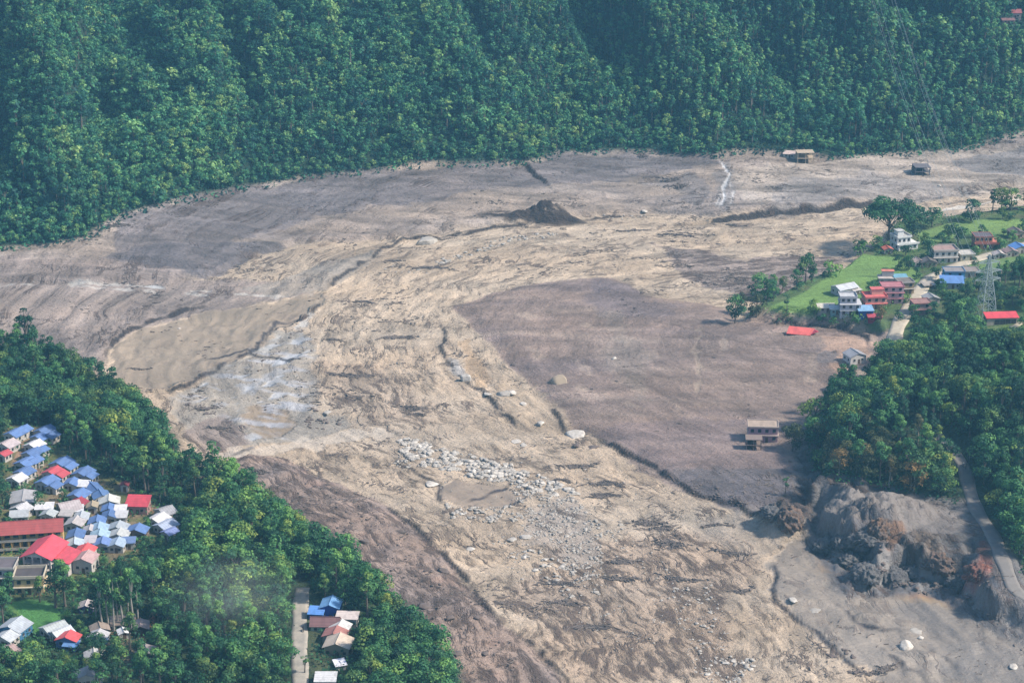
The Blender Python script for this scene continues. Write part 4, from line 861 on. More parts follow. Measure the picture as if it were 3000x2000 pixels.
storeyed(2082, 676, 6.5, 6, 2, 2.6, 10, C(176, 156, 122), C(140, 132, 124), 'unfinished brownish yellow house behind the pink three-storey one', nw=2, parapet=.4)
storeyed(2012, 710, 9, 7, 2, 2.6, 6, C(236, 176, 158, .7), C(228, 112, 112), 'bright coral house with red slabs and a red rooftop room', nw=3, parapet=.5, slabc=C(230, 122, 118, .7), tower=(5.0, .3), tower_roof=C(230, 112, 110))
storeyed(1953, 726, 8.5, 7, 3, 2.6, 0, C(206, 206, 214, .7), C(206, 208, 210), 'white grey three-storey house at the lower edge of the rice field', nw=3, setback=.2, slabc=C(212, 212, 216))
MH(1989, 730, 6, 5, 2.8, 4, C(52, 96, 190), C(140, 186, 222, .75), 'blue walled shed with a pale blue roof right of the white grey house', kind='shed', pitch=.3, win=3)
MH(1950, 678, 9.5, 6.5, 3.0, 30, C(204, 204, 202), C(206, 210, 214, .75), 'pale barn with a white gable roof standing in the rice field', win=1, ax='x', pitch=.35, name='barn', cat_='barn')
MH(1970, 676, 4, 3, 1.8, 30, WW, C(212, 206, 200, .75), 'low white annex beside the barn in the rice field', kind='shed', pitch=.2)
MH(1899, 718, 7, 4, 2.0, 2, PALEW, C(216, 208, 190, .75), 'low cream roofed shed at the lower field edge', kind='shed', pitch=.3)
MH(1921, 724, 5, 4, 2.4, 0, C(150, 190, 190), C(206, 214, 214, .75), 'pale turquoise shed joined to the white grey house', kind='shed', pitch=.2)
MH(2010, 737, 5.5, 3.5, 1.4, 0, C(170, 60, 80), C(190, 70, 86, .7), 'low crimson shed below the coral house', kind='shed', pitch=.3)
storeyed(2118, 724, 7.5, 6, 2, 2.6, 8, C(206, 176, 166), C(176, 132, 124), 'pinkish two-storey house right of the dirt road', nw=2, parapet=.3, slabc=C(186, 130, 124))
MH(2142, 702, 6, 5, 3.0, 12, PALEW, C(176, 176, 176, .7), 'grey roofed house behind the pinkish one, right of the dirt road')
def long_shed():
    r = house(2302, 745, 13, 4.5, 2.8, 5, C(206, 196, 180), C(224, 66, 78, .74), 'long low shed with a bright red roof and dark open bays near the right edge', name='long_shed', kind='shed', pitch=.45, win=0, cat_='shed')
    for k in range(4): opening('bay', 2.1, 1.9, DARK, r, -2.2+2.3*k, -2.29, .1, 'f')
long_shed()
# flood-struck houses
def wreck(u, v, W, D, n, sh, rz, wc, label, wins=2, tilt=0):
    x, y, z = seat(u, v, D, R(rz)); root = empty('ruined_house', (x, y, z), R(rz)); root.rotation_euler = (R(tilt), R(tilt*.6), R(rz)); wm = wall_mat(wc)
    b = MB()
    for k in range(n): MB().box(-W/2-.25, W/2+.25, -D/2-.3, D/2+.25, (k+1)*sh-.2, (k+1)*sh).build('floor_slab' if k < n-1 else 'roof', wm, root)
    for sx in (-1, 0, 1):
        for sy in (-1, 1): MB().box(sx*(W/2-.2)-.2, sx*(W/2-.2)+.2, sy*(D/2-.2)-.2, sy*(D/2-.2)+.2, -1.5, n*sh-.2).build('pillar', wm, root)
    MB().box(-W/2+.4, W/2-.4, D/2-.35, D/2-.15, -1.5, n*sh-.2).build('wall', wm, root); MB().box(-W/2+.05, -W/2+.25, -D/2+.45, D/2-.45, -1.5, (n-.5)*sh).build('wall', wm, root)
    for k in range(wins): opening('window', 1.4, 1.3, DARK, root, -W/4+W/2*k, D/2-.38, (n-1)*sh+.6, 'f')
    return root
tag(wreck(1850, 376, 8.5, 6, 2, 2.9, 3, C(206, 186, 160), 'x'), 'gutted pale two-storey house with open bays standing at the far tree line', 'ruin'); PROT.append((1825, 340, 1880, 385))
MH(1812, 364, 6, 4, 2.0, -14, PALEW, C(222, 200, 190, .75), 'collapsed pale pink roof beside the gutted house at the far tree line', kind='shed', pitch=.4, name='ruined_roof', cat_='ruin')
tag(wreck(2118, 404, 8, 6, 2, 2.4, 8, C(112, 108, 114), 'x', tilt=4), 'dark grey wrecked house alone on the far mud bank', 'ruin')
storeyed(1752, 1016, 10.5, 6.5, 2, 3.0, -4, C(208, 164, 174, .62), C(190, 170, 152), 'pale pink flat-roofed house left standing on the brown mud, beside the dark tree', nw=4, parapet=.3, slabc=C(214, 196, 184), tower=None)
tag(wreck(1731, 1034, 5.5, 4.5, 2, 2.1, -4, C(150, 132, 124), 'x'), 'small gutted brown building in front of the pale pink house', 'ruin')
MH(1971, 836, 7, 6, 3.2, 22, C(214, 210, 206, .75), C(184, 186, 192, .7), 'white walled house with a grey roof half buried in mud beside the right wood')
# collapsed red roof on the mud
def collapsed(u, v):
    x, y, z = cast(u, v); root = empty('collapsed_roof', (x, y, z), R(-4)); rm = roof_mat(C(226, 100, 92, .75))
    MB().slab([(-6.5, -1.8, .5), (3.2, -3.0, .25), (5.2, 1.8, 1.7), (-5.2, 2.6, 2.3)], .15).build('roof', rm, root)
    MB().slab([(-6.4, -1.7, .33), (3.0, -2.9, .1), (3.0, -2.5, -.4), (-6.2, -1.4, -.4)], .1).build('eave', flat_mat('dark_board', (.06, .03, .03)), root)
    MB().slab([(3.3, -2.6, .5), (6.2, -1.6, 1.4), (7.0, 1.2, .6), (5.2, 1.6, 1.6)], .12).build('broken_sheet', roof_mat(C(190, 50, 74, .75)), root)
    MB().box(-5.5, 4.5, .5, 2.0, -.6, .9).build('wall', wall_mat(C(190, 170, 150)), root)
    tag(root, 'collapsed salmon red sheet roof lying on the brown mud below the village', 'ruin')
collapsed(1842, 766)
# house high on the far hill
hz = [house(2330, 44, 7.5, 6, 3.4, 0, C(200, 176, 176), C(176, 92, 96), 'house with a dull red roof high on the far hillside at top right', name='hill_house', ax='x', pitch=.5)]
house(2316, 56, 7, 4, 2.2, 4, C(170, 140, 135), C(150, 104, 104), 'long low brownish shed just below the dull red roofed hill house', name='hill_shed', ax='x', cat_='shed')

#@@PYLON
STEEL = flat_mat('galvanised_steel', (.24, .29, .30), .6)
def pylon(u, v, H, label, leg=3.3, arm=6.2):
    x, y, z = cast(u, v); root = empty('power_pylon', (x, y, z), R(18)); n = 9
    wf = lambda t: leg*(1-t)**1.15+.55*min(1, t*4)*(1-t*.6) if t < 1 else .25
    cs = lambda t: [(sx*wf(t), sy*wf(t), H*t) for sx, sy in ((-1, -1), (1, -1), (1, 1), (-1, 1))]
    lv = [0, .16, .31, .44, .55, .64, .72, .80, .88, 1.0]
    for k in range(4):
        b = MB()
        for a_, c_ in zip(lv[:-1], lv[1:]): b.bar(cs(a_)[k], cs(c_)[k], .13)
        b.build('leg', STEEL, root)
    b = MB()
    for a_, c_ in zip(lv[:-1], lv[1:]):
        A_, B_ = cs(a_), cs(c_)
        for k in range(4): b.bar(A_[k], B_[(k+1) % 4], .065); b.bar(A_[(k+1) % 4], B_[k], .065); b.bar(B_[k], B_[(k+1) % 4], .065)
    b.build('lattice_bracing', STEEL, root)
    for t_, L in ((.60, arm*.95), (.73, arm), (.87, arm*.8)):
        for sx in (-1, 1):
            w0 = wf(t_); b = MB(); tip = (sx*L, 0, H*t_+.2)
            for sy in (-1, 1): b.bar((sx*w0, sy*w0, H*t_), tip, .09); b.bar((sx*w0, sy*w0, H*t_+1.5), tip, .09); b.bar((sx*w0, sy*w0, H*t_), (sx*(w0+L)/2, sy*w0/2, H*t_+.85), .05)
            a_ = b.build('cross_arm', STEEL, root); MB().bar((sx*L, 0, H*t_+.1), (sx*L, 0, H*t_-1.5), .12).build('insulator', flat_mat('porcelain', (.3, .25, .2), .3), root)
    tag(root, label, 'pylon'); return root, (x, y, z), H, arm
PY = pylon(2262, 728, 27, 'tall grey lattice power pylon beside the long red roofed shed')
PROT.append((2252, 640, 2276, 725))
def wire(a, b, sag, label=None):
    n = 24; pts = [(a[0]+(b[0]-a[0])*i/n, a[1]+(b[1]-a[1])*i/n, a[2]+(b[2]-a[2])*i/n-sag*4*(i/n)*(1-i/n)) for i in range(n+1)]
    V, Q = tube(pts, [.055]*(n+1), 4); o = link('power_line', mesh_np('power_line', V, Q, [STEEL])); return tag(o, label, 'cable', 'power cables over the valley')
ca, sa = math.cos(R(18)), math.sin(R(18)); (pxx, pyy, pzz) = PY[1]
far_b = (205.0, 1300.0); zb = float(hgt(*far_b))+34
for t_, L in ((.60, 5.9), (.73, 6.2), (.87, 5.0)):
    for sx in (-1, 1):
        wire((pxx+ca*sx*L, pyy+sa*sx*L, pzz+27*t_-1.5), (far_b[0]+ca*sx*L, far_b[1]+sa*sx*L, zb+27*(t_-.7)), 12, ('left ' if sx < 0 else 'right ')+{.60: 'lower', .73: 'middle', .87: 'upper'}[t_]+' cable from the grey pylon to the far hill')
# a label that counts outward from a landmark anybody can find
ORD = ['nearest', 'second', 'third', 'fourth', 'fifth', 'sixth', 'seventh', 'eighth', 'ninth', 'tenth', 'eleventh', 'twelfth', 'thirteenth', 'fourteenth', 'fifteenth', 'sixteenth']
OCT = ['right', 'upper right', 'above', 'upper left', 'left', 'lower left', 'below', 'lower right']
CNT = {}
def place_label(what, u, v, marks):
    m = min(marks, key=lambda q: math.hypot(u-q[0], (v-q[1])*1.3)); a = int(round(math.atan2(m[1]-v, u-m[0])/(math.pi/4))) % 8
    k = (what, m[2], a); n = CNT.get(k, 0); CNT[k] = n+1; w_ = OCT[a]; pre = {'above': 'above', 'below': 'below', 'left': 'left of', 'right': 'right of'}.get(w_, w_.replace('upper ', 'up-').replace('lower ', 'down-')+' of')
    return (ORD[n] if n < 16 else 'number %d' % (n+1))+' '+what+' '+pre+' '+m[2]
TMARK = [(757, 1400, 'the blue walled roadside house'), (772, 1490, 'the cream gabled roadside house'), (690, 1340, 'the far end of the concrete road'), (688, 1440, 'the middle of the concrete road'), (690, 1540, 'the near end of the concrete road'), (85, 1420, 'the green lawn'), (351, 1396, 'the orange earth path'),
 (323, 1446, 'the dark open hut'), (151, 1480, 'the small red roof under the lawn'), (314, 1170, 'the bright red roof at the wood edge'), (366, 1220, 'the last blue and white roofs'), (90, 1010, 'the top row of blue roofs'), (240, 1300, 'the bare-trunked tree clump'), (100, 1270, 'the large red hall'), (218, 1520, 'the half hidden grey roof'),
 (336, 1510, 'the half built grey hut'), (30, 1460, 'the blue walled white roof'), (182, 1100, 'the rightmost upper blue roof'), (900, 1500, 'the gravel bank corner of the wood'), (560, 1200, 'the middle of the left wood edge'), (500, 1420, 'the middle of the lower left wood'), (480, 1300, 'the upper lower-left wood'), (560, 1530, 'the wood bottom left of the road'), (850, 1400, 'the wood right of the roadside houses'), (940, 1540, 'the bottom right corner of the wood'),
 (2160, 1010, 'the upper end of the hill road'), (2230, 1120, 'the middle of the hill road'), (2290, 1270, 'the lower end of the hill road'), (1820, 1010, 'the dark muddy tree'), (1970, 820, 'the half buried white house'), (2302, 730, 'the long red roofed shed'), (1950, 1080, 'the olive corner of the right wood'), (2100, 900, 'the crown of the right wood'), (2300, 950, 'the right edge of the right wood'), (2090, 1120, 'the foot of the right wood')]
#@@SPECIAL TREES
used_ind = [0]
def spec(u, v, kind, size, label, mat=None, bark=None, group=None, cat_='tree', name=None, i=0, sz=1.0, hpx=None):
    """size: crown width in picture units (2352 wide)"""
    if kind == 'round' and 'stem' not in label and 'bare' not in label and 'alone' not in label: kind = 'low'
    x, y, z = cast(u, v); d = proj(x, y, z)[2]; wv = VAR[kind][i % len(VAR[kind])][0][0]; cw = (wv[:, 0].max()-wv[:, 0].min()+wv[:, 1].max()-wv[:, 1].min())/2*.92
    sc = size*d/F/cw
    if hpx: sz = (hpx*d/F/.94)/(wv[:, 2].max()*sc)
    used_ind[0] += 1
    ub, vb, _ = proj(x, y, z+wv[:, 2].max()*sc*sz*.6); PROT.append((ub-size*.3, vb-size*.3, ub+size*.3, vb+size*.2))
    return put_tree(name or {'bush': 'shrub'}.get(kind, 'broadleaf_tree'), x, y, z, kind, i, sc, i*1.7+u, label, cat_, group, mat, bark, sz)
spec(2040, 552, 'umbrella', 126, 'huge spreading flat-topped tree with bare forked limbs at the far end of the village', hpx=94)
spec(2096, 545, 'big', 72, 'dense dark green tree joined to the right of the spreading flat-topped tree', hpx=72)
spec(2140, 522, 'round', 46, 'rounded dark tree at the right end of the big tree group', hpx=46, i=1)
spec(2230, 508, 'round', 50, 'loose pale green tree at the far field edge above the orange house', hpx=50)
spec(2303, 504, 'round', 25, 'small round dark tree at the far field edge', hpx=30, i=2)
spec(2322, 506, 'bush', 22, 'low pale shrub right of the small round tree at the far field edge', cat_='shrub')
spec(2305, 540, 'round', 15, 'tiny dark tree standing alone in the far field', hpx=16, i=3)
spec(2348, 535, 'round', 26, 'dark tree cut by the right edge in the far field', hpx=32, i=3)
spec(2162, 572, 'round', 36, 'dark round tree between the two white houses', hpx=38, i=4)
spec(2200, 562, 'round', 48, 'dark green tree left of the orange house', hpx=48, i=1)
spec(2178, 548, 'round', 30, 'small dark tree behind the others at the top of the village', hpx=32, i=2)
spec(2130, 602, 'round', 44, 'full green tree in front of the white terraced house', hpx=50, i=0)
spec(2088, 620, 'round', 30, 'small tree at the right edge of the large rice field', hpx=34, i=3)
spec(1975, 585, 'bush', 44, 'wide dark bush at the far corner of the large rice field', cat_='shrub', i=1)
spec(2012, 575, 'round', 34, 'short tree under the spreading tree at the mud edge', hpx=34, i=2)
spec(1905, 634, 'bush', 46, 'leaning green bush on the left edge of the rice field', cat_='shrub', i=2)
spec(1850, 648, 'round', 44, 'tall pale green tree rising over the left edge of the rice field', hpx=70, i=1)
spec(1830, 664, 'round', 34, 'dark tree just left of the tall pale green one', hpx=46, i=4)
spec(1864, 650, 'round', 24, 'shorter tree close behind the tall pale green one', hpx=40, i=1)
spec(1797, 670, 'round', 23, 'slender lollipop shaped tree with a bare stem at the field edge', hpx=38, i=2)
spec(1752, 688, 'big', 64, 'broad dark tree at the lower left end of the rice field', hpx=58, i=1)
spec(1776, 692, 'round', 26, 'small dark tree tucked right of the broad dark tree', hpx=34, i=0)
spec(1688, 742, 'round', 44, 'round dark tree with a bare muddy trunk standing alone in the mud', hpx=66, i=3)
spec(1702, 722, 'round', 30, 'thin greyish tree behind the lone round tree in the mud', hpx=50, i=1, mat=LEAF_OLIVE)
spec(1738, 728, 'round', 46, 'mud-greyed drooping tree below the broad dark tree', hpx=52, i=4, mat=LEAF_OLIVE)
spec(1808, 714, 'thin', 15, 'very slim upright tree in the lower part of the rice field', hpx=34)
spec(1870, 726, 'round', 30, 'round grey green tree at the lower edge of the rice field', hpx=40, i=2)
spec(1888, 740, 'bush', 26, 'bush on the low bank under the round grey green tree', cat_='shrub')
spec(1912, 746, 'bush', 24, 'bush on the bank below the pale turquoise shed', cat_='shrub', i=1)
spec(1966, 742, 'bush', 32, 'bush in front of the white grey three-storey house', cat_='shrub', i=2)
spec(2022, 738, 'round', 30, 'dull olive tree in front of the coral house', hpx=40, i=2, mat=LEAF_OLIVE)
spec(1990, 690, 'bush', 22, 'dark bush between the barn and the coral house', cat_='shrub')
spec(2024, 672, 'bush', 20, 'dark bush above the coral house at the field edge', cat_='shrub', i=1)
spec(2080, 694, 'bush', 26, 'bush right of the pink three-storey house', cat_='shrub', i=2)
spec(2064, 735, 'bush', 24, 'bush on the grassy verge left of the dirt road', cat_='shrub', i=1)
spec(2112, 705, 'bush', 20, 'bush on the right verge of the dirt road', cat_='shrub')
spec(2190, 590, 'bush', 24, 'bush at the back of the low cream house', cat_='shrub')
spec(2240, 585, 'bush', 26, 'shrub in front of the orange house', cat_='shrub', i=1)
spec(2295, 572, 'bush', 34, 'hedge-like shrub right of the orange house', cat_='shrub', i=2)
spec(1820, 1036, 'big', 56, 'dark muddy round tree right of the pale pink house', hpx=64, mat=LEAF_OLIVE)
spec(1803, 1138, 'thin', 16, 'small half bare sapling standing in grey mud above the river bluff', hpx=44, i=1)
spec(88, 1172, 'round', 34, 'round green tree right of the large plain grey roof', hpx=46, i=0)
spec(58, 1125, 'bush', 22, 'bush in front of the lowest white roof of the left row', cat_='shrub', i=1)
spec(145, 1152, 'round', 22, 'small green tree left of the blue and red joined roofs', hpx=32, i=3)
spec(100, 1060, 'bush', 24, 'shrub between the two upper rows of blue roofs', cat_='shrub')
spec(110, 1045, 'bush', 24, 'shrub near the wood edge beside the second row of blue roofs', cat_='shrub', i=1)
spec(200, 1190, 'bush', 18, 'shrub beside the lane left of the diagonal row', cat_='shrub', i=2)
spec(6, 1158, 'round', 44, 'very dark tree at the left edge above the school', hpx=60, i=1)
spec(20, 1215, 'bush', 34, 'dark shrub at the left edge just behind the school roof', cat_='shrub', i=1)
spec(78, 1216, 'bush', 30, 'shrub directly behind the middle of the school roof', cat_='shrub', i=2)
spec(338, 1220, 'round', 26, 'small tree between the blue house and the bright white roof', hpx=34, i=3)
spec(286, 1180, 'bush', 22, 'shrub right of the white roofs of the diagonal row', cat_='shrub')
spec(325, 1160, 'round', 30, 'yellowish tree behind the bright red roofed house', hpx=36, i=2)
spec(405, 1160, 'big', 44, 'bright round tree at the right of the settlement', hpx=46)
for (u, v, h_, i, lb) in [(128, 1395, 105, 0, 'dark tall tree in front of the right half of the red roofed hall'), (150, 1392, 112, 1, 'tall tree rising between the hall and the faded pink roof'), (92, 1382, 62, 2, 'mid green tree in front of the cream two-storey house'),
                       (25, 1385, 75, 3, 'dark tree left of the cream two-storey house'), (170, 1400, 84, 2, 'dark tall tree left of the white and purple tent'), (8, 1440, 100, 1, 'very dark tree at the left edge of the lawn')]:
    spec(u, v, 'tall', h_*.42, lb, i=i, hpx=h_)
for k, (u, v) in enumerate([(222, 1440), (236, 1448), (250, 1444), (262, 1450), (272, 1442), (284, 1446), (296, 1438), (308, 1444), (318, 1436)]):
    spec(u, v, 'thin' if k % 2 else 'tall', 34+4*(k % 3), ['leftmost', 'second', 'third', 'fourth', 'fifth', 'sixth', 'seventh', 'eighth', 'rightmost'][k]+' tall bare-trunked tree, from the left, in the clump by the orange path', group='tall bare-trunked trees above the lower huts', i=k, hpx=120+10*(k % 4), bark=BARK_PALE)
spec(298, 1490, 'tall', 40, 'dark narrow tree in front of the small bright white roof', hpx=90, i=2)
spec(700, 1545, 'thin', 22, 'small dark palm-like tree leaning over the concrete road', hpx=44, i=2)

for k, (u, v, w_, h_, lb) in enumerate([(2062, 618, 26, 30, 'small tree on the rice field edge behind the pink cluster'), (2150, 640, 26, 28, 'tree on the far verge above the dirt road bend'), (2152, 592, 26, 30, 'tree left of the pinkish-roofed white house'), (2238, 612, 20, 22, 'tree on the roadside beside the low cream house'), (2248, 668, 34, 40, 'tree left of the pylon below the long grey house'),
    (2216, 690, 36, 42, 'tree behind the bright blue roof on the lower side'), (2165, 690, 34, 38, 'tree right of the grey roofed house by the dirt road'), (2160, 668, 24, 28, 'small tree left of the blue sheet roof'), (2104, 640, 24, 26, 'tree at the upper corner of the dirt road bend'), (2000, 672, 26, 28, 'tree right of the pale barn'), (2030, 645, 20, 24, 'little tree left of the white house with salmon roof'), (2100, 732, 28, 34, 'tree left of the pinkish two-storey house'),
    (2144, 736, 36, 44, 'tree right of the pinkish two-storey house'), (2080, 588, 24, 26, 'tree below the white terraced house'), (2325, 556, 24, 28, 'tree left of the brown roofed house at the right edge'), (2255, 546, 26, 30, 'tree behind the orange house'), (2285, 690, 36, 44, 'tree between the pylon and the right edge, above the red shed'), (2325, 700, 40, 46, 'tree above the right end of the red roofed shed'), (2122, 560, 24, 28, 'tree right of the white terraced house'), (1775, 660, 22, 30, 'tree on the mud edge left of the slender lollipop tree')]):
    spec(u, v, 'low', w_, lb, hpx=h_, i=k)
#@@FOREST
def scatter(mask, sp, seed, jit=.42):
    rr = np.random.default_rng(seed); x0, x1, y0, y1 = -330, 335, 505, 1345; out = []
    gx, gy = np.meshgrid(np.arange(x0, x1, sp), np.arange(y0, y1, sp*.95)); gx[::2] += sp/2
    gx = gx+rr.uniform(-jit, jit, gx.shape)*sp; gy = gy+rr.uniform(-jit, jit, gy.shape)*sp; gx = gx.ravel(); gy = gy.ravel()
    i = np.clip(np.searchsorted(XS, gx)-1, 0, NX-1); j = np.clip(np.searchsorted(YS, gy)-1, 0, NY-1); m = mask[j, i]
    return np.stack([gx[m], gy[m], hgt(gx[m], gy[m])], 1), rr
def band(pts, wd):
    sl_, D, S, T, tot = linef(pts); m = np.zeros(X.shape, bool); m[sl_] = D < wd; return m
noroad = ~(band(ROADS['concrete'][0][:, :2], 3.6) | band(ROADS['hill'][0][:, :2], 4.6) | band(ROADS['village'][0][:, :2], 5.5) | band(ROADS['track'][0][:, :2], 4))
CLR = [sdf(px(p)) for p in ([(705, 1395), (735, 1392), (820, 1415), (812, 1530), (730, 1580), (706, 1540)], [(225, 1440), (345, 1425), (355, 1470), (330, 1500), (230, 1480)], [(330, 1380), (365, 1380), (378, 1415), (350, 1450), (330, 1440)])]
left = (dL > 0.5) & (dVL < 1) & (dLW < 1) & noroad
for c in CLR: left &= c < 1.5
left &= ~((sdf(px([(0, 1225), (50, 1255), (60, 1372), (0, 1372)])) > 0))
VOPEN = sdf(px([(1690, 745), (1735, 712), (1790, 685), (1900, 640), (2010, 575), (2040, 525), (2352, 485), (2450, 480), (2450, 625), (2352, 622), (2262, 640), (2215, 662), (2150, 700), (2100, 735), (2075, 770), (2062, 800), (1990, 775), (1880, 750)]))
right = (((dH > 3) | ((dV > 6) & (VOPEN < -1))) & noroad & (VOPEN < -1) & (dF[3] < 2) & (dF[4] < 0))
hill = dT > 2.0
plc = []                                            # wood, x, y, z, kind, idx, scale, rz, H, zscale
for (msk, sp, sd_, wood) in ((left, 5.4, 3, 'L'), (right, 5.6, 4, 'R')):
    pts, rr = scatter(msk, sp, sd_)
    tallm = fbm(pts[:, 0], pts[:, 1], 40, 2, 77)
    for (x, y, z), tmv in zip(pts, tallm):
        kind = 'tall' if tmv+rr.uniform(-.35, .35) > .26 else ('low' if rr.random() < .6 else 'round')
        sc = rr.uniform(.6, .95)+(.6 if rr.random() < .15 else .2)*rr.random(); sc *= 1.28 if kind == 'low' else 1.0; H = (15 if kind == 'tall' else 8.5 if kind == 'low' else 11)*sc; Rr = (3.2 if kind == 'tall' else 4.0)*sc
        if not ok_view(x, y, z, H): continue
        u_, v_, d_ = proj(x, y, z)
        if wood == 'L' and blocked(x, y, z, H, Rr):
            sc *= .38; H *= .38; Rr *= .38; kind = 'round'
            if blocked(x, y, z, H, Rr): continue
        if wood == 'R' and blocked(x, y, z, H, Rr):
            sc *= .45; H *= .45; Rr *= .45
            if blocked(x, y, z, H, Rr): continue
        if wood == 'L' and z < 7.5: sc *= .8
        plc.append([wood, x, y, z, kind, int(rr.integers(0, 20)), sc, rr.uniform(0, 6.28), d_/H])
plc.sort(key=lambda a: a[8])
print('PLC', len(plc), left.sum(), right.sum(), used_ind); NIND = 300-used_ind[0]
ind, rest = plc[:NIND], plc[NIND:]
RTOWN = px([(1830, 1010), (2060, 1030), (2200, 1180), (1900, 1150)]); sdRT = sdf(RTOWN)
for (wood, x, y, z, kind, i, sc, rz, _) in ind:
    u_, v_, _ = proj(x, y, z)
    if wood == 'L':
        pass
    lb = place_label('tall narrow tree' if kind == 'tall' else 'round-crowned tree', u_, v_-30, TMARK)
    put_tree('tall_tree' if kind == 'tall' else 'broadleaf_tree', x, y, z, kind, i, sc, rz, lb, 'tree', 'trees of the lower left wood' if wood == 'L' else 'trees of the right wood')
def merge(name, items, var, mats, seed):
    rr = np.random.default_rng(seed); Vs = []; Qs = []; Ts = []; Ms = []; Hs = []; o = 0
    for (x, y, z, kind, i, sc, rz, tn, sz) in items:
        (V, Q, T_), (tv, tq) = var[kind][i % len(var[kind])]; c, s_ = math.cos(rz), math.sin(rz); M = np.array([[c, s_, 0], [-s_, c, 0], [0, 0, sz]])*sc
        M[2, 2] = sc*sz
        Vs.append(V@M+(x, y, z)); Qs.append(Q+o); o += len(V); Ts.append(np.clip(T_+tn, 0, 1)); Ms.append(np.zeros(len(Q), int))
        Vs.append(tv@M+(x, y, z)); Qs.append(tq+o); o += len(tv); Ts.append(np.zeros(len(tv))); Ms.append(np.ones(len(tq), int)); Hs.append(np.full(len(V)+len(tv), rr.random()))
    me = mesh_np(name, np.concatenate(Vs), np.concatenate(Qs), mats, {'tint': ('FLOAT', np.concatenate(Ts)), 'tone': ('FLOAT', np.concatenate(Hs))}, mi=np.concatenate(Ms)); return link(name, me)
rr = np.random.default_rng(5)
items = {'L': [], 'R': []}; olive = []
for (wood, x, y, z, kind, i, sc, rz, _) in rest:
    u_, v_, _ = proj(x, y, z); it = (x, y, z, kind, i, sc, rz, rr.uniform(-.18, .18), 1)
    if wood == 'R' and 1830 < u_ < 2110 and v_ > 1010 and rr.random() < .75: olive.append(it)
    else: items[wood].append(it)
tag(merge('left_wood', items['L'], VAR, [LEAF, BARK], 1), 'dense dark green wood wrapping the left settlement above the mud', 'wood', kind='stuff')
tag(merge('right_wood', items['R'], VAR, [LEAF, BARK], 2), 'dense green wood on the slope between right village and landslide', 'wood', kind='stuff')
if olive: tag(merge('muddy_wood', olive, VAR, [LEAF_OLIVE, BARK_PALE], 6), 'olive and mud-greyed trees at the foot of the right wood', 'wood', kind='stuff')
pts, rr = scatter(hill, 3.8, 9)
tm = fbm(pts[:, 0], pts[:, 1], 90, 2, 177); ul = []
for (x, y, z), t_ in zip(pts, tm):
    u_, v_, d_ = proj(x, y, z)
    if not (-60 < u_ < 2412 and v_ > -110): continue
    tallp = sstep(np.array((u_-900)/900.))*.9*sstep(np.array((430-v_)/200.))+.15; kind = 'tall' if rr.random() < tallp+t_*.3 else 'round'
    sc = rr.uniform(.48, .85)+(1.0 if rr.random() < .09 else .25)*rr.random(); ii_ = np.clip(np.searchsorted(XS, x)-1, 0, NX-1); jj_ = np.clip(np.searchsorted(YS, y)-1, 0, NY-1); low_ = dT[jj_, ii_] < 16+14*perlin(np.array([x/40]), np.array([y/40]), 3)[0]; bon = 0
    if low_ and rr.random() < .75: kind = 'round'; sc *= .62; bon = .14
    if blocked(x, y, z, 10*sc, 3.5*sc): continue
    if abs(v_-360) < 30 and u_ > 1700 and rr.random() < .3: sc *= .6
    ul.append((x, y, z, kind, int(rr.integers(0, 20)), sc, rr.uniform(0, 6.28), rr.uniform(-.24, .24)+bon, 1))
print('trees', len(plc), 'hill', len(ul))
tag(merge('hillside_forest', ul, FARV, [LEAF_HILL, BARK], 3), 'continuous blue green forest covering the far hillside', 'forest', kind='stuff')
# undergrowth: low leafy scrub under and between the trees
def scrub(name, mask, sp, seed, label, zs=1.0, size=1.2, k=7, mat=None):
    p, r2 = scatter(mask, sp, seed, .5); u_, v_, _ = proj(p[:, 0], p[:, 1], p[:, 2]); p = p[(u_ > -40) & (u_ < 2392) & (v_ > -60) & (v_ < 1600)]
    if not len(p): return
    c = np.repeat(p, k, 0); c[:, :2] += r2.normal(size=(len(c), 2))*sp*.35; c[:, 2] = hgt(c[:, 0], c[:, 1])+r2.uniform(.1, 1.5, len(c))*zs
    N_ = r2.normal(size=(len(c), 3)); N_[:, 2] = np.abs(N_[:, 2])+.6; N_ /= np.linalg.norm(N_, axis=1)[:, None]
    V, Q, T_ = leaves(c, N_, size, np.clip(np.repeat(r2.uniform(.15, .7, len(p)), k)+r2.uniform(-.12, .12, len(c)), 0, 1))
    tag(link(name, mesh_np(name, V, Q, [mat or LEAF], {'tint': ('FLOAT', T_)})), label, 'undergrowth', kind='stuff')
scrub('hill_undergrowth', (dT > -1.0), 3.2, 21, 'low scrub under the far hillside forest', 1.4, 1.3, 8, LEAF_HILL)
scrub('wood_undergrowth', ((dL > -1.5) & (dVL < 2) & (dLW < 0) | (dH > 1) & (VOPEN < -1)) & noroad & (dF[3] < 0), 2.4, 22, 'low scrub and saplings under the near woods', 1.3, .8, 7)
vg = sstep(fbm(X, Y, 7, 3, 201)*2) > .38
scrub('village_shrubs', (((VOPEN > 0) & (dV > 1)) | (dVL > 0)) & vg & noroad & np.all([d < -.5 for d in dF], 0) & (dLW < 0), 2.2, 23, 'weeds and garden shrubs between the village houses', 1.5, .75, 9)

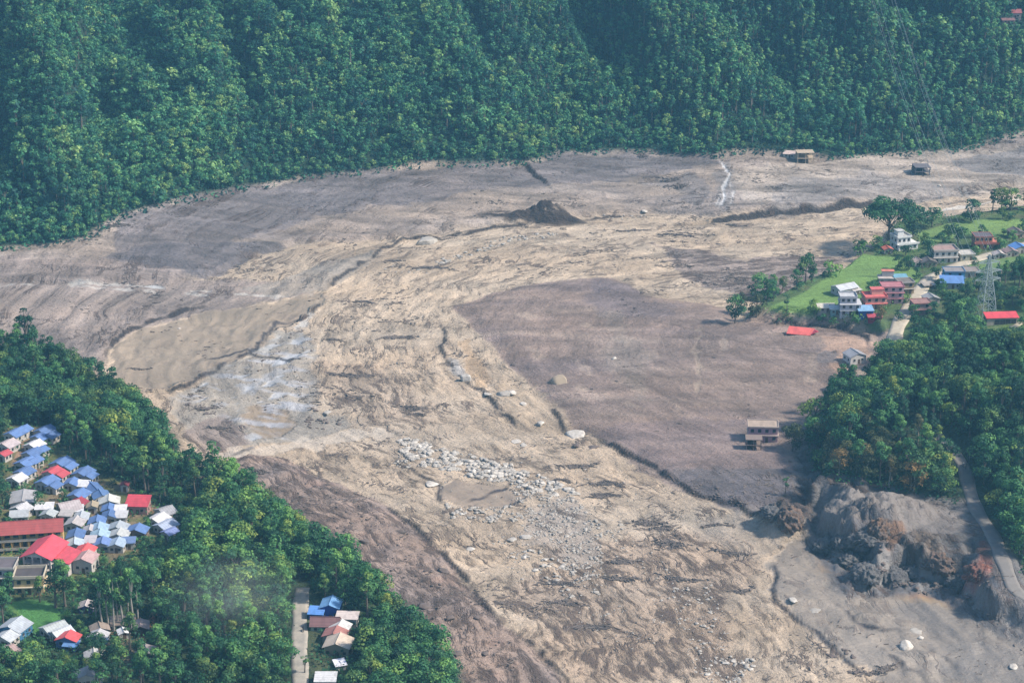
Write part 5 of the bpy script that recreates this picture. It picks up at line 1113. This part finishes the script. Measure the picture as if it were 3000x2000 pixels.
#@@ROCKS
ROCKM, t, b_ = new_mat('boulder_stone'); g = t.nodes.new('ShaderNodeNewGeometry').outputs['Position']; oi = t.nodes.new('ShaderNodeObjectInfo').outputs['Random']
n_ = noise(t, g, .9, 5, .65); cc = mixc(t, mth(t, 'MULTIPLY_ADD', n_, 2.0, -.55, clamp=True), C(224, 216, 204, .78), C(150, 142, 132, .62)); t.links.new(scale_col(t, cc, mth(t, 'MULTIPLY_ADD', oi, .4, .68)), b_.inputs['Base Color']); b_.inputs['Roughness'].default_value = .85
DROCK, t, b_ = new_mat('dark_boulder_stone'); g = t.nodes.new('ShaderNodeNewGeometry').outputs['Position']
t.links.new(mixc(t, noise(t, g, 1.0, 5, .65), C(128, 112, 104), C(96, 88, 84)), b_.inputs['Base Color']); b_.inputs['Roughness'].default_value = .9
def ico(sub=3):
    import bmesh
    bm = bmesh.new(); bmesh.ops.create_icosphere(bm, subdivisions=sub, radius=1); V = np.array([v.co[:] for v in bm.verts]); Fq = np.array([[v.index for v in f.verts] for f in bm.faces]); bm.free(); return V, Fq
IV, IF = ico()
IV2, IF2 = ico(2)
def rock_shape(sd_, cone=False, base=None):
    r_ = np.random.default_rng(sd_); V = (IV if base is None else base).copy(); 
    for _ in range(11):                             # chop flat facets
        n = r_.normal(size=3); n /= np.linalg.norm(n); d = r_.uniform(.38, .78); e = V@n-d; V = V-np.maximum(e, 0)[:, None]*n*.98
    V *= r_.uniform(.75, 1.45, 3); V[:, 2] *= .8; V *= 1+.06*np.sin(V[:, :1]*9+sd_)*np.cos(V[:, 1:2]*8)
    if cone: V[:, :2] *= (1.15-.75*np.clip(V[:, 2:]+.1, 0, 1)); V[:, 2] *= 1.5
    return V
RV = [rock_shape(k) for k in range(8)]; RS = [rock_shape(k, base=IV2) for k in range(8)]; RC = rock_shape(55, True); RMC = {}
def rock(u, v, wpx, label, mat=None, i=0, cone=False, group=None, flat=1.0, name='boulder', loc=None, size=None, cat_='boulder', rz=None):
    x, y, z = loc or cast(u, v); d = proj(x, y, z)[2]; s_ = size or wpx*d/F/2; mat = mat or ROCKM; k = (i % 8, cone, mat.name)
    if k not in RMC: RMC[k] = mesh_np('boulder', RC if cone else RV[i % 8], IF, [mat])
    o = link(name, RMC[k]); o.location = (x, y, z+s_*.10*flat); o.scale = (s_, s_, s_*flat); o.rotation_euler = (0, 0, i*1.1+(u if rz is None else rz)); return tag(o, label, cat_, group)
rock(1070, 874, 30, 'dark sided boulder with a pale top on the stream edge left of the brown lobe', i=1, flat=1.1)
rock(1160, 908, 34, 'long grey boulder on the tan flat between stream and brown lobe', i=2, flat=.8)
rock(1178, 902, 18, 'smaller pale boulder touching the long grey boulder', i=3)
rock(1203, 930, 22, 'rounded boulder with a dark left side below the long grey boulder', i=4)
rock(1240, 976, 24, 'low dark boulder with pale crown on the tan flat', i=5, flat=.7)
rock(1289, 874, 36, 'solitary cone shaped pale brown boulder standing on the brown lobe', i=6, cone=True, flat=1.0, mat=flat_mat('tan_boulder', C(190, 172, 148), .9))
rock(1181, 838, 14, 'small dark stone near the left edge of the brown lobe', DROCK, 7, flat=.6)
rock(1412, 824, 12, 'tiny white stone alone in the middle of the brown lobe', i=2)
rock(1327, 1000, 46, 'flat white slab at the lower tip of the brown lobe', i=3, flat=.4)
rock(1120, 905, 34, 'flat white patch-like slab beside the long grey boulder', i=4, flat=.25)
rock(1325, 1026, 22, 'dark boulder left of its twin below the flat white slab', DROCK, 5, flat=.7)
rock(1363, 1028, 24, 'dark boulder right of its twin below the flat white slab', DROCK, 6, flat=.7)
rock(1188, 1015, 24, 'flat pale rock half sunk in tan mud above the boulder field', i=7, flat=.3)
rock(1204, 1022, 24, 'second flat pale rock just below and right of the first half sunk one', i=1, flat=.3)
rock(2085, 1484, 42, 'big white boulder on the grey flat at bottom right', i=2, flat=.85)
rock(2107, 1450, 30, 'flat cream boulder behind the big white one', i=3, flat=.5)
rock(2116, 1464, 22, 'small cream boulder directly right above the big white one', i=4, flat=.6)
rock(1822, 1380, 28, 'flat white boulder upper of a pair at the edge of the grey flat', i=5, flat=.5)
rock(1872, 1403, 26, 'flat white boulder lower of a pair at the edge of the grey flat', i=6, flat=.5)
rock(974, 558, 58, 'bright cream mound-like rock on the far bank beside the dark scarp', i=1, flat=.45)
rock(990, 554, 24, 'small cream rock on top of the bright cream mound-like rock', i=5, flat=.7)
rock(1480, 487, 14, 'small white stone on the far flat right of the dark knob', i=3, flat=.9)
rock(2157, 460-32, 12, 'small white stone on the far bank right of the wrecked dark house', i=4)
rock(990, 1112, 30, 'pale rock left of the brown pool in the boulder field', i=6, flat=.5)
rock(1210, 1295-60, 30, 'wide pale block near the middle of the lower boulder patch', i=2, flat=.4)
rock(1175, 1240, 22, 'pale low rock in the mud below the pool', i=3, flat=.4)
rock(1080, 1262, 20, 'white flat rock left in the lower boulder patch', i=7, flat=.4)
rock(1293, 1325-25, 22, 'white flat stone under the lower boulder patch', i=4, flat=.4)
rock(413, 755, 12, 'white stone on the olive pool at left', i=4, flat=.6)
rock(750, 950, 26, 'pale slab at the right end of the braided stream', i=5, flat=.4)
rock(835, 1245, 26, 'dark lump on the left gravel bank near the wood', DROCK, 1, flat=.7)
rock(1018, 1310, 30, 'dark oblong lump high on the left gravel bank', DROCK, 2, flat=.7)
rock(972, 1392, 32, 'dark round lump with pale rubble at its right foot, left bank', DROCK, 3, flat=.8)
rock(1098, 1418, 26, 'dark lump on the left gravel bank close to the river edge', DROCK, 4, flat=.7)
rock(1032, 1422, 24, 'dark spiky lump on the middle of the left gravel bank', DROCK, 5, flat=.8)
rock(1052, 1500, 24, 'dark lump low on the left gravel bank near the bottom', DROCK, 6, flat=.7)
rock(1110, 1500, 20, 'small dark lump right of another near the bottom of the bank', DROCK, 7, flat=.7)
rock(2352-22, 1530, 26, 'pale rock at the right edge near the bottom corner', i=2, flat=.5)
def earth(name, a_, b2_):
    m, t, b = new_mat(name); g = t.nodes.new('ShaderNodeNewGeometry').outputs['Position']
    n = noise(t, mapping(t, g, (.5, .5, .12)), 1.0, 6, .7); t.links.new(mixc(t, mth(t, 'MULTIPLY_ADD', n, 5, -2.0, clamp=True), a_, b2_), b.inputs['Base Color']); b.inputs['Roughness'].default_value = .9
    bp_ = t.nodes.new('ShaderNodeBump'); bp_.inputs['Distance'].default_value = 1.2; t.links.new(noise(t, g, .7, 6, .7), bp_.inputs['Height']); t.links.new(bp_.outputs[0], b.inputs['Normal']); return m
SLUMP = earth('slumped_mud', C(128, 126, 124), C(98, 96, 98)); BROWNB = earth('brown_earth', C(140, 112, 92), C(104, 98, 96)); REDB = earth('red_earth', C(146, 92, 76), C(110, 94, 90))
def slump(u, v, wpx, hpx, label, mat, sd_):
    x, y, z = cast(u, v); d = proj(x, y, z)[2]; s_ = wpx*d/F/2; V, Fq = ico(5); q = V*1.9+sd_
    n_ = ridged(q[:, 0]*1.2+q[:, 2]*.4, q[:, 1]-q[:, 2]*.5, 1.1, 6, sd_)-.55+fbm(q[:, 0]-q[:, 2], q[:, 1]+q[:, 2]*.5, .9, 4, sd_+5)*.35; V = V*(1+.42*n_)[:, None]; hh = hpx*d/F/2*.85
    o = link('mud_block', mesh_np('mud_block', V*(s_*1.25, s_*.95, hh*1.35), Fq, [mat], smooth=True)); o.location = (x, y+s_*.4, z-hh*.12); o.rotation_euler = (0, 0, sd_*.7); tag(o, label, 'mud block', 'slumped blocks under the right wood')
for k, (u, v, w_, h_, m_, lb) in enumerate([(1815, 1200, 66, 56, BROWNB, 'big brown earth block standing at the river edge, leftmost of the landslide blocks'), (1775, 1182, 54, 26, SLUMP, 'low grey block left of the big brown earth block'), (1990, 1250, 70, 46, SLUMP, 'tall dark grey ridge block at the middle of the landslide'), (2020, 1225, 50, 60, BROWNB, 'brown striped pinnacle above the dark grey ridge block'),
    (1955, 1290, 56, 30, SLUMP, 'grey block at the left foot of the landslide front'), (1990, 1325, 70, 44, SLUMP, 'rounded grey lump lowest of the landslide front, left part'), (2045, 1330, 74, 46, SLUMP, 'rounded grey lump in the middle of the landslide foot'), (2100, 1325, 60, 40, SLUMP, 'rounded grey lump right of the middle at the landslide foot'), (1900, 1255, 60, 26, SLUMP, 'low rubbly grey block left of the landslide front'),
    (1935, 1250, 50, 30, SLUMP, 'small dark block between the low rubbly one and the ridge'), (2160, 1300, 66, 46, BROWNB, 'brownish block under the shelf, right of the grey lumps'), (2210, 1345, 60, 34, SLUMP, 'grey block at the foot of the red earth scar'), (2248, 1318, 58, 40, REDB, 'red-brown earth block below the hill road')]):
    slump(u, v, w_, h_, lb, m_, k+2)
# boulder fields (measured patches), the 255 largest as things, the rest one mass
rr = np.random.default_rng(77); RB = []
def field(poly, n, smin, smax, key):
    p = np.array(px(poly)); x0, y0 = p.min(0); x1, y1 = p.max(0); k = 0
    def inside(x, y):
        c = False; q = len(p)
        for i in range(q):
            a, b = p[i], p[i-1]
            if (a[1] > y) != (b[1] > y) and x < (b[0]-a[0])*(y-a[1])/(b[1]-a[1])+a[0]: c = not c
        return c
    while k < n:
        x, y = rr.uniform(x0, x1), rr.uniform(y0, y1)
        if not inside(x, y) or perlin(np.array([x/5.]), np.array([y/5.]), 9)[0] < -.12: continue
        s_ = .92*(smin+(smax-smin)*rr.random()**2.6); RB.append((x, y, float(hgt(x, y)), s_, key, int(rr.integers(0, 8)), rr.uniform(0, 6.3), rr.uniform(.5, .9))); k += 1
A_ = 'pale angular boulder in the long white boulder band above the brown pool'; B_ = 'pale stone in the scattered boulder patch below the brown pool'; C_ = 'small white stone in the far boulder streak near the dark knob'; D_ = 'pale stone among the ice-grey braided stream at left'
E_ = 'pale stone in the rubble near the bottom of the river'; RMARK = [(1289, 870, 'the cone shaped boulder'), (1120, 1130, 'the brown pool'), (930, 1040, 'the upper end of the boulder band'), (1000, 1060, 'the upper half of the boulder band'), (1080, 1080, 'the centre of the boulder band'), (1160, 1095, 'the lower half of the boulder band'), (1240, 1110, 'the widest part of the boulder band'), (1310, 1130, 'the lower tip of the boulder band'), (1060, 1190, 'the pool outlet'), (1150, 1185, 'the stones under the pool'), (1260, 1180, 'the pale gravel island'), (1340, 1230, 'the right rim of the pale gravel island'), (1300, 1300, 'the lower boulder patch'), (1200, 1280, 'the wide pale block'), (1400, 1210, 'the stone pair by the brushwood'), (1220, 545, 'the far boulder streak'), (1080, 590, 'the lower far boulder streak'), (1430, 500, 'the stones right of the dark knob'), (660, 840, 'the braided stream'), (740, 965, 'the slab ending the braided stream'), (460, 940, 'the left stream mouth'), (1590, 1400, 'the stony streak'), (1680, 1530, 'the bottom stone heap'), (1930, 1500, 'the heap on the grey flat'), (2000, 1545, 'the bottom right driftwood heap'), (2030, 1310, 'the rounded grey bluff'), (2240, 1360, 'the red earth scar'), (1700, 1160, 'the dark right bank'), (900, 1250, 'the upper gravel bank'), (1050, 1430, 'the middle gravel bank')]
G_ = 'grey stone strewn over the left gravel bank'
field([(905, 1012), (960, 1008), (1060, 1040), (1180, 1070), (1290, 1110), (1330, 1135), (1300, 1142), (1180, 1118), (1060, 1092), (960, 1070), (930, 1060)], 1500, .35, 1.5, A_)
field([(920, 1030), (960, 1035), (940, 1075), (905, 1068)], 60, .3, .9, A_)
field([(1020, 1155), (1060, 1170), (1160, 1160), (1200, 1170), (1190, 1200), (1110, 1200), (1040, 1190)], 170, .3, 1.1, B_)
field([(1180, 1130), (1260, 1120), (1330, 1150), (1380, 1200), (1385, 1290), (1370, 1340), (1300, 1330), (1290, 1250), (1210, 1230), (1190, 1180)], 1000, .25, .85, B_)
field([(1140, 1240), (1240, 1250), (1300, 1290), (1360, 1320), (1380, 1370), (1300, 1380), (1220, 1310), (1150, 1270)], 130, .3, 1.1, B_)
field([(1370, 1180), (1440, 1200), (1430, 1250), (1370, 1250)], 24, .3, 1.0, B_)
field([(1150, 545), (1290, 530), (1300, 538), (1180, 556), (1080, 590), (1040, 600), (1010, 610), (1000, 600), (1080, 575)], 130, .4, 1.3, C_)
field([(1380, 495), (1520, 488), (1500, 500), (1400, 505)], 26, .4, .9, C_); field([(860, 600), (1000, 610), (990, 640), (900, 640)], 30, .3, .8, C_)
field([(580, 830), (700, 740), (730, 800), (700, 880), (620, 950), (540, 900), (420, 940), (400, 905)], 60, .3, .9, D_)
field([(710, 940), (790, 960), (770, 985), (700, 985)], 60, .35, 1.1, D_); field([(420, 925), (500, 930), (500, 955), (430, 950)], 50, .3, 1.0, D_)
field([(1540, 1350), (1640, 1340), (1680, 1470), (1700, 1568), (1600, 1568), (1560, 1440)], 220, .25, .8, E_)
field([(1100, 1230), (1400, 1200), (1560, 1300), (1500, 1500), (1300, 1450)], 330, .18, .6, 'small pale stone in the lower flow')
field([(860, 960), (1200, 1000), (1500, 1130), (1400, 1180), (1000, 1130)], 200, .18, .5, 'small pale stone in the flow')
field([(1640, 1510), (1740, 1515), (1700, 1560), (1620, 1548)], 60, .35, 1.1, E_); field([(1895, 1490), (1960, 1495), (1965, 1510), (1900, 1512)], 24, .3, 1.1, 'pale stone in the small heap at the edge of the bottom right grey flat')
field([(1950, 1530), (2040, 1540), (2030, 1560), (1950, 1552)], 26, .3, 1.0, 'pale stone in the small heap at the edge of the bottom right grey flat')
field([(640, 1080), (760, 1120), (880, 1180), (1000, 1290), (1110, 1400), (1230, 1560), (1090, 1560), (1000, 1450), (900, 1330), (800, 1240), (660, 1150)], 420, .2, .75, G_)
field([(1540, 1100), (1640, 1120), (1760, 1150), (1840, 1190), (1700, 1165), (1600, 1140)], 80, .3, .9, 'grey stone along the foot of the dark right bank')
field([(1940, 1270), (2130, 1290), (2270, 1340), (2310, 1380), (2200, 1370), (1960, 1330)], 150, .3, 1.3, 'grey stone at the foot of the right landslide bluff')
RB.sort(key=lambda a: -a[3]/proj(a[0], a[1], a[2])[2])
for (x, y, z, s_, key, i, rz, fl_) in RB[:250]:
    ur, vr, _ = proj(x, y, z); rock(0, 0, 0, place_label('grey stone' if 'grey' in key else 'pale stone', ur, vr, RMARK), mat=DROCK if 'grey' in key else ROCKM, i=i, loc=(x, y, z), size=s_, flat=fl_, group=key.replace('boulder in', 'boulders in').replace('stone ', 'stones ', 1), rz=rz)
for dark_ in (0, 1):
  Vs, Fs, o = [], [], 0
  for (x, y, z, s_, key, i, rz, fl_) in RB[250:]:
    if ('grey' in key) != bool(dark_): continue
    c, sn = math.cos(rz), math.sin(rz); V = RS[i]*(s_, s_, s_*fl_); V = np.stack([V[:, 0]*c-V[:, 1]*sn+x, V[:, 0]*sn+V[:, 1]*c+y, V[:, 2]+z+s_*.15], 1); Vs.append(V); Fs.append(IF2+o); o += len(V)
  tag(link('rubble', mesh_np('rubble', np.concatenate(Vs), np.concatenate(Fs), [DROCK if dark_ else ROCKM])), ['countless small pale stones strewn over the river mud', 'countless small dark stones strewn over banks and landslide foot'][dark_], 'rubble', kind='stuff')

#@@DEBRIS
WOODM = flat_mat('wet_driftwood', (.145, .12, .105), .9)
def sticks(cx_, cy_, n, rx, ry, L, rot=0, hh=.35):
    b = MB(); sub = [(random.uniform(-.55, .55), random.uniform(-.6, .6), random.uniform(.12, .45)) for _ in range(6)]; bend = random.uniform(-.25, .25)
    for _ in range(n):
        q = random.choice(sub); a = (q[0]+random.gauss(0, q[2]))*rx; c = (q[1]*.6+random.gauss(0, q[2]*.6))*ry+bend*a*a/rx; th = rot+random.gauss(0, .6)+2*bend*a/rx; l = L*random.uniform(.4, 1.3); x = cx_+a*math.cos(rot)-c*math.sin(rot); y = cy_+a*math.sin(rot)+c*math.cos(rot)
        z = float(hgt(x, y)); b.bar((x-math.cos(th)*l/2, y-math.sin(th)*l/2, z+random.uniform(-.1, hh)), (x+math.cos(th)*l/2, y+math.sin(th)*l/2, z+random.uniform(-.1, hh)), random.uniform(.04, .17))
    return b
HEAPS = [(910, 775, 9, 4.5, 'large flat raft of driftwood in the upper middle of the river'), (835, 692, 5, 2, 'small dark driftwood streak near the upper bend'), (770, 780, 4, 1.5, 'thin driftwood streak left of the large raft'), (800, 862, 14, 3.5, 'long ragged black driftwood line left of the river middle'),
 (945, 940, 7, 5, 'brown driftwood patch below the long ragged line'), (955, 952, 4, 1.5, 'small flat driftwood pile at the lower edge of the brown patch'), (1392, 1110, 8, 5, 'dark brushwood heap right of the white boulder band'), (1398, 1140, 6, 3, 'smaller brushwood heap just below the dark one'), (1290, 1102, 4, 3, 'brushwood tuft above the end of the boulder band'),
 (1340, 1070, 9, 3, 'thin tangle of branches below the twin dark boulders'), (1495, 1200, 8, 4, 'blackish log jam near the bend of the lower river'), (1530, 1215, 6, 3, 'log pile right of the blackish log jam'), (1690, 1270, 11, 3, 'long curved log raft in front of the grey eddy'), (1640, 1205, 6, 2, 'curved driftwood rim above the long log raft'),
 (1540, 1250, 6, 6, 'brushwood scatter in the middle of the lower river'), (1360, 1440, 7, 4, 'dark brushwood clump low in the river'), (1290, 1385, 6, 3, 'brushwood clump left of the stony streak'), (1560, 1330, 10, 3, 'long tangle of branches crossing the lower river'), (1430, 1330, 9, 3, 'broken branches left of the long tangle'),
 (1280, 1340, 8, 3, 'brushwood line under the lower boulder patch'), (2000, 1545, 8, 3, 'dark driftwood heap near the bottom right'), (1560, 428, 8, 5, 'dark brush patch on the far bank'), (1540, 415, 6, 3, 'smaller dark brush patch on the far bank above the larger one'), (990, 615, 12, 5, 'scattered driftwood on the far bend'), (910, 600, 6, 2, 'driftwood streak on the far left bend'),
 (1450, 530, 10, 2, 'driftwood streak across the far flat'), (1560, 540, 10, 2.2, 'second longer driftwood streak across the far flat'), (1690, 520, 7, 2, 'dark brush streak under the long scarp'), (2330, 480, 7, 2, 'brush streak at the far right edge'), (470, 938, 6, 3, 'grey branches at the left stream mouth'), (318, 848, 5, 1, 'dark twig streak on the olive pool'), (590, 1080, 7, 3, 'brushwood on top of the left gravel bank'),
 (500, 985, 6, 2, 'brush line beside the left braided stream'), (265, 518, 6, 4, 'heap of uprooted brush at the left end of the far tree line'), (1470, 345+12, 4, 3, 'reddish soil scar brush at the far tree line'), (2300, 326, 8, 3, 'grey uprooted brush at the far right tree line'), (1420, 1290, 6, 3, 'branch scatter beside the lower boulder patch'), (1700, 1380-20, 5, 2, 'thin branch streak on the smooth lower flow')]
for (u, v, rx, ry, lb) in HEAPS:
    x, y, z = cast(u, v); b = sticks(x, y, int(60+rx*ry*3), rx*.95, ry*1.1, 1.9, random.uniform(-.25, .25)); tag(b.build('driftwood_heap', WOODM), lb, 'driftwood')
b = MB(); k = 0; i_ = 0
denm = fbm(X, Y, 34, 3, 211); denf = fbm(X*.6, Y*1.2, 7, 3, 213)
while k < 7000 and i_ < 200000:
    i_ += 1; x = random.uniform(-200, 260); y = random.uniform(530, 1130); j = int(np.searchsorted(YS, y)); i = int(np.searchsorted(XS, x))
    if random.random() > deb[j, i]*.9*max(0, denm[j, i]*2.6-.15)*max(0,.1+denf[j, i]*3) or dL[j, i] > 0 or dV[j, i] > 0 or dT[j, i] > 0: continue
    z = Z[j, i]; th = random.gauss(.1, .45)+(.5 if y < 750 else 0); l = random.uniform(.5, 2.4)*random.uniform(.5, 1)
    b.bar((x-math.cos(th)*l/2, y-math.sin(th)*l/2, z+.12), (x+math.cos(th)*l/2, y+math.sin(th)*l/2, z+.15), random.uniform(.06, .16)); k += 1
tag(b.build('scattered_driftwood', WOODM), 'countless dark twigs and branches strewn over the mud', 'driftwood', kind='stuff')

#@@PEOPLE AND MOTORBIKES
def motorbike(u, v, rz, label, body=(.03, .03, .035), shirt=(.05, .05, .06), rider=True):
    x, y, z = cast(u, v); z = float(z)+.2; root = empty('motorbike', (x, y, z), rz); m = flat_mat('bike_paint', body, .4); rb = flat_mat('rubber', (.02, .02, .02), .8)
    for yy in (-.62, .62):
        V = []; Fq = []; n = 14
        for i in range(n):
            a = 2*math.pi*i/n
            for j in range(6): c = 2*math.pi*j/6; r_ = .27+.07*math.cos(c); V.append((.07*math.sin(c), yy+r_*math.cos(a), .34+r_*math.sin(a)))
        for i in range(n):
            for j in range(6): Fq.append((i*6+j, i*6+(j+1) % 6, ((i+1) % n)*6+(j+1) % 6, ((i+1) % n)*6+j))
        me = bpy.data.meshes.new('wheel'); me.from_pydata(V, [], Fq); me.materials.append(rb); link('wheel', me, root)
    MB().bar((0, -.62, .34), (0, -.1, .6), .06).bar((0, -.1, .6), (0, .45, .75), .09).bar((0, .62, .34), (0, .42, .95), .04).box(-.12, .12, -.2, .15, .3, .55).build('frame', m, root)
    MB().box(-.13, .13, -.55, .12, .72, .82).build('seat', rb, root); MB().box(-.14, .14, .1, .45, .68, .9).build('fuel_tank', m, root); MB().bar((-.33, .35, 1.0), (.33, .35, 1.0), .03).build('handlebar', rb, root)
    tag(root, label, 'motorbike')
    return root, x, y, z
def person(x, y, z, rz, label, shirt, pants=(.04, .045, .06), sitting=False):
    pts = {'pelvis': (0, 0, .92), 'chest': (0, .0, 1.3), 'neck': (0, .0, 1.5), 'head': (0, .02, 1.66)}
    if sitting: pts = {k: (a, b-.2, c-.04) for k, (a, b, c) in pts.items()}
    me = bpy.data.meshes.new('person'); V = []; E = []; Rd = []
    def add(p, r, par=None):
        V.append(p); Rd.append(r)
        if par is not None: E.append((par, len(V)-1))
        return len(V)-1
    pv = add(pts['pelvis'], .15); ch = add(pts['chest'], .17, pv); nk = add(pts['neck'], .065, ch); hd = add(pts['head'], .10, nk); add((pts['head'][0], pts['head'][1], pts['head'][2]+.12), .085, hd)
    for s_ in (-1, 1):
        bx, by, bz = pts['pelvis']
        if sitting: k = add((s_*.22, .2, .72), .075, pv); k2 = add((s_*.2, .1, .3), .05, k); add((s_*.2, .25, .24), .04, k2)
        else: k = add((s_*.1, .03, .5), .07, pv); k2 = add((s_*.11, -.02, .08), .045, k); add((s_*.11, .14, .05), .04, k2)
        sx, sy, sz_ = pts['chest']; a = add((s_*.2, sy, sz_+.1), .06, ch); e = add((s_*.27, sy+(.12 if sitting else 0), sz_-.17), .045, a); h_ = add((s_*.26, sy+(.42 if sitting else .06), sz_-(.25 if sitting else .42)), .035, e)
        for q in range(5): add((s_*(.26-.02*(q-2)), sy+(.50 if sitting else .08)+.005*q, sz_-(.27 if sitting else .5)), .012, h_)
    me.from_pydata(V, E, []); o = link('person', me); md = o.modifiers.new('skin', 'SKIN'); me.skin_vertices or None
    for i, r_ in enumerate(Rd): me.skin_vertices[0].data[i].radius = (r_, r_*.8)
    me.skin_vertices[0].data[0].use_root = True; o.modifiers.new('sub', 'SUBSURF').levels = 1
    me.materials.append(flat_mat('clothing', shirt, .9)); o.location = (x, y, z); o.rotation_euler = (0, 0, rz); tag(o, label, 'person')
    hb = MB().box(-.105, .105, -.09, .075, .0, .13); h_o = hb.build('hair', flat_mat('hair', (.015, .012, .01), .8), o); h_o.location = (pts['head'][0], pts['head'][1], pts['head'][2]+.08); return o
def ensure_skin(o): pass
_p = person
def person(*a, **k):
    # a skin layer must exist before radii are set
    return _p(*a, **k)
#@@PEOPLE PLACEMENT
def skin_fix():
    pass
for (u, v, dx, lb1, lb2, bc, sc_) in [(697, 1450, 0, 'dark motorbike riding on the concrete road', 'rider in dark clothes on the motorbike on the concrete road', (.03, .03, .035), (.04, .04, .05)),
    (2212, 1072, 0, 'white motorbike on the left side of the grey hill road', 'rider in a white shirt on the white motorbike on the hill road', (.5, .5, .5), (.6, .6, .6)),
    (2224, 1066, 0, 'dark motorbike on the right side of the grey hill road', 'rider in black on the dark motorbike on the hill road', (.03, .03, .03), (.03, .03, .03))]:
    r_, x, y, z = motorbike(u, v, 0.1, lb1, bc); person(x, y, z+.02, .1, lb2, sc_, sitting=True)
for (u, v, lb, sc_) in [(2223, 1050, 'person in dark clothes standing furthest up the grey hill road', (.05, .05, .07)), (2226, 1058, 'person in a grey top standing on the right edge of the hill road', (.25, .25, .27)), (2218, 1078, 'person in dark clothes standing lowest on the hill road', (.06, .05, .05))]:
    x, y, z = cast(u, v); person(x, y, z+.18, random.uniform(0, 6), lb, sc_)

#@@SMOKE
sm = bpy.data.materials.new('smoke'); sm.use_nodes = True; t = sm.node_tree; t.nodes.clear(); ou = t.nodes.new('ShaderNodeOutputMaterial'); pv = t.nodes.new('ShaderNodeVolumePrincipled'); tc = t.nodes.new('ShaderNodeTexCoord').outputs['Object']
ln = t.nodes.new('ShaderNodeVectorMath'); ln.operation = 'LENGTH'; t.links.new(tc, ln.inputs[0]); fall = mth(t, 'POWER', mth(t, 'SUBTRACT', 1.0, ln.outputs['Value'], clamp=True), 1.5)
t.links.new(mth(t, 'MULTIPLY', mth(t, 'MULTIPLY', fall, mth(t, 'SUBTRACT', noise(t, tc, 1.6, 4, .6), .32, clamp=True)), .055), pv.inputs['Density']); pv.inputs['Color'].default_value = (1, 1, 1, 1); t.links.new(pv.outputs[0], ou.inputs['Volume'])
x, y, z = cast(535, 1475); SV, SF = ico(3); o = link('smoke', mesh_np('smoke', SV, SF, [sm])); o.location = (x, y, z+14); o.scale = (24, 16, 17); tag(o, 'thin white wisp of mist drifting over the lower left trees', 'mist', kind='stuff')
#@@HAZE
hm = bpy.data.materials.new('haze'); hm.use_nodes = True; t = hm.node_tree; t.nodes.clear(); ou = t.nodes.new('ShaderNodeOutputMaterial'); pv = t.nodes.new('ShaderNodeVolumePrincipled')
pv.inputs['Color'].default_value = (.25, .66, 1, 1); pv.inputs['Density'].default_value = .00009; pv.inputs['Anisotropy'].default_value = 0; t.links.new(pv.outputs[0], ou.inputs['Volume'])
HB = MB().box(-1600, 1600, -400, 2700, float(Z.min())-1.5, 340).build('haze', hm); tag(HB, kind='stuff'); HB['label'] = 'thin bluish haze filling the valley air'; HB['category'] = 'haze'
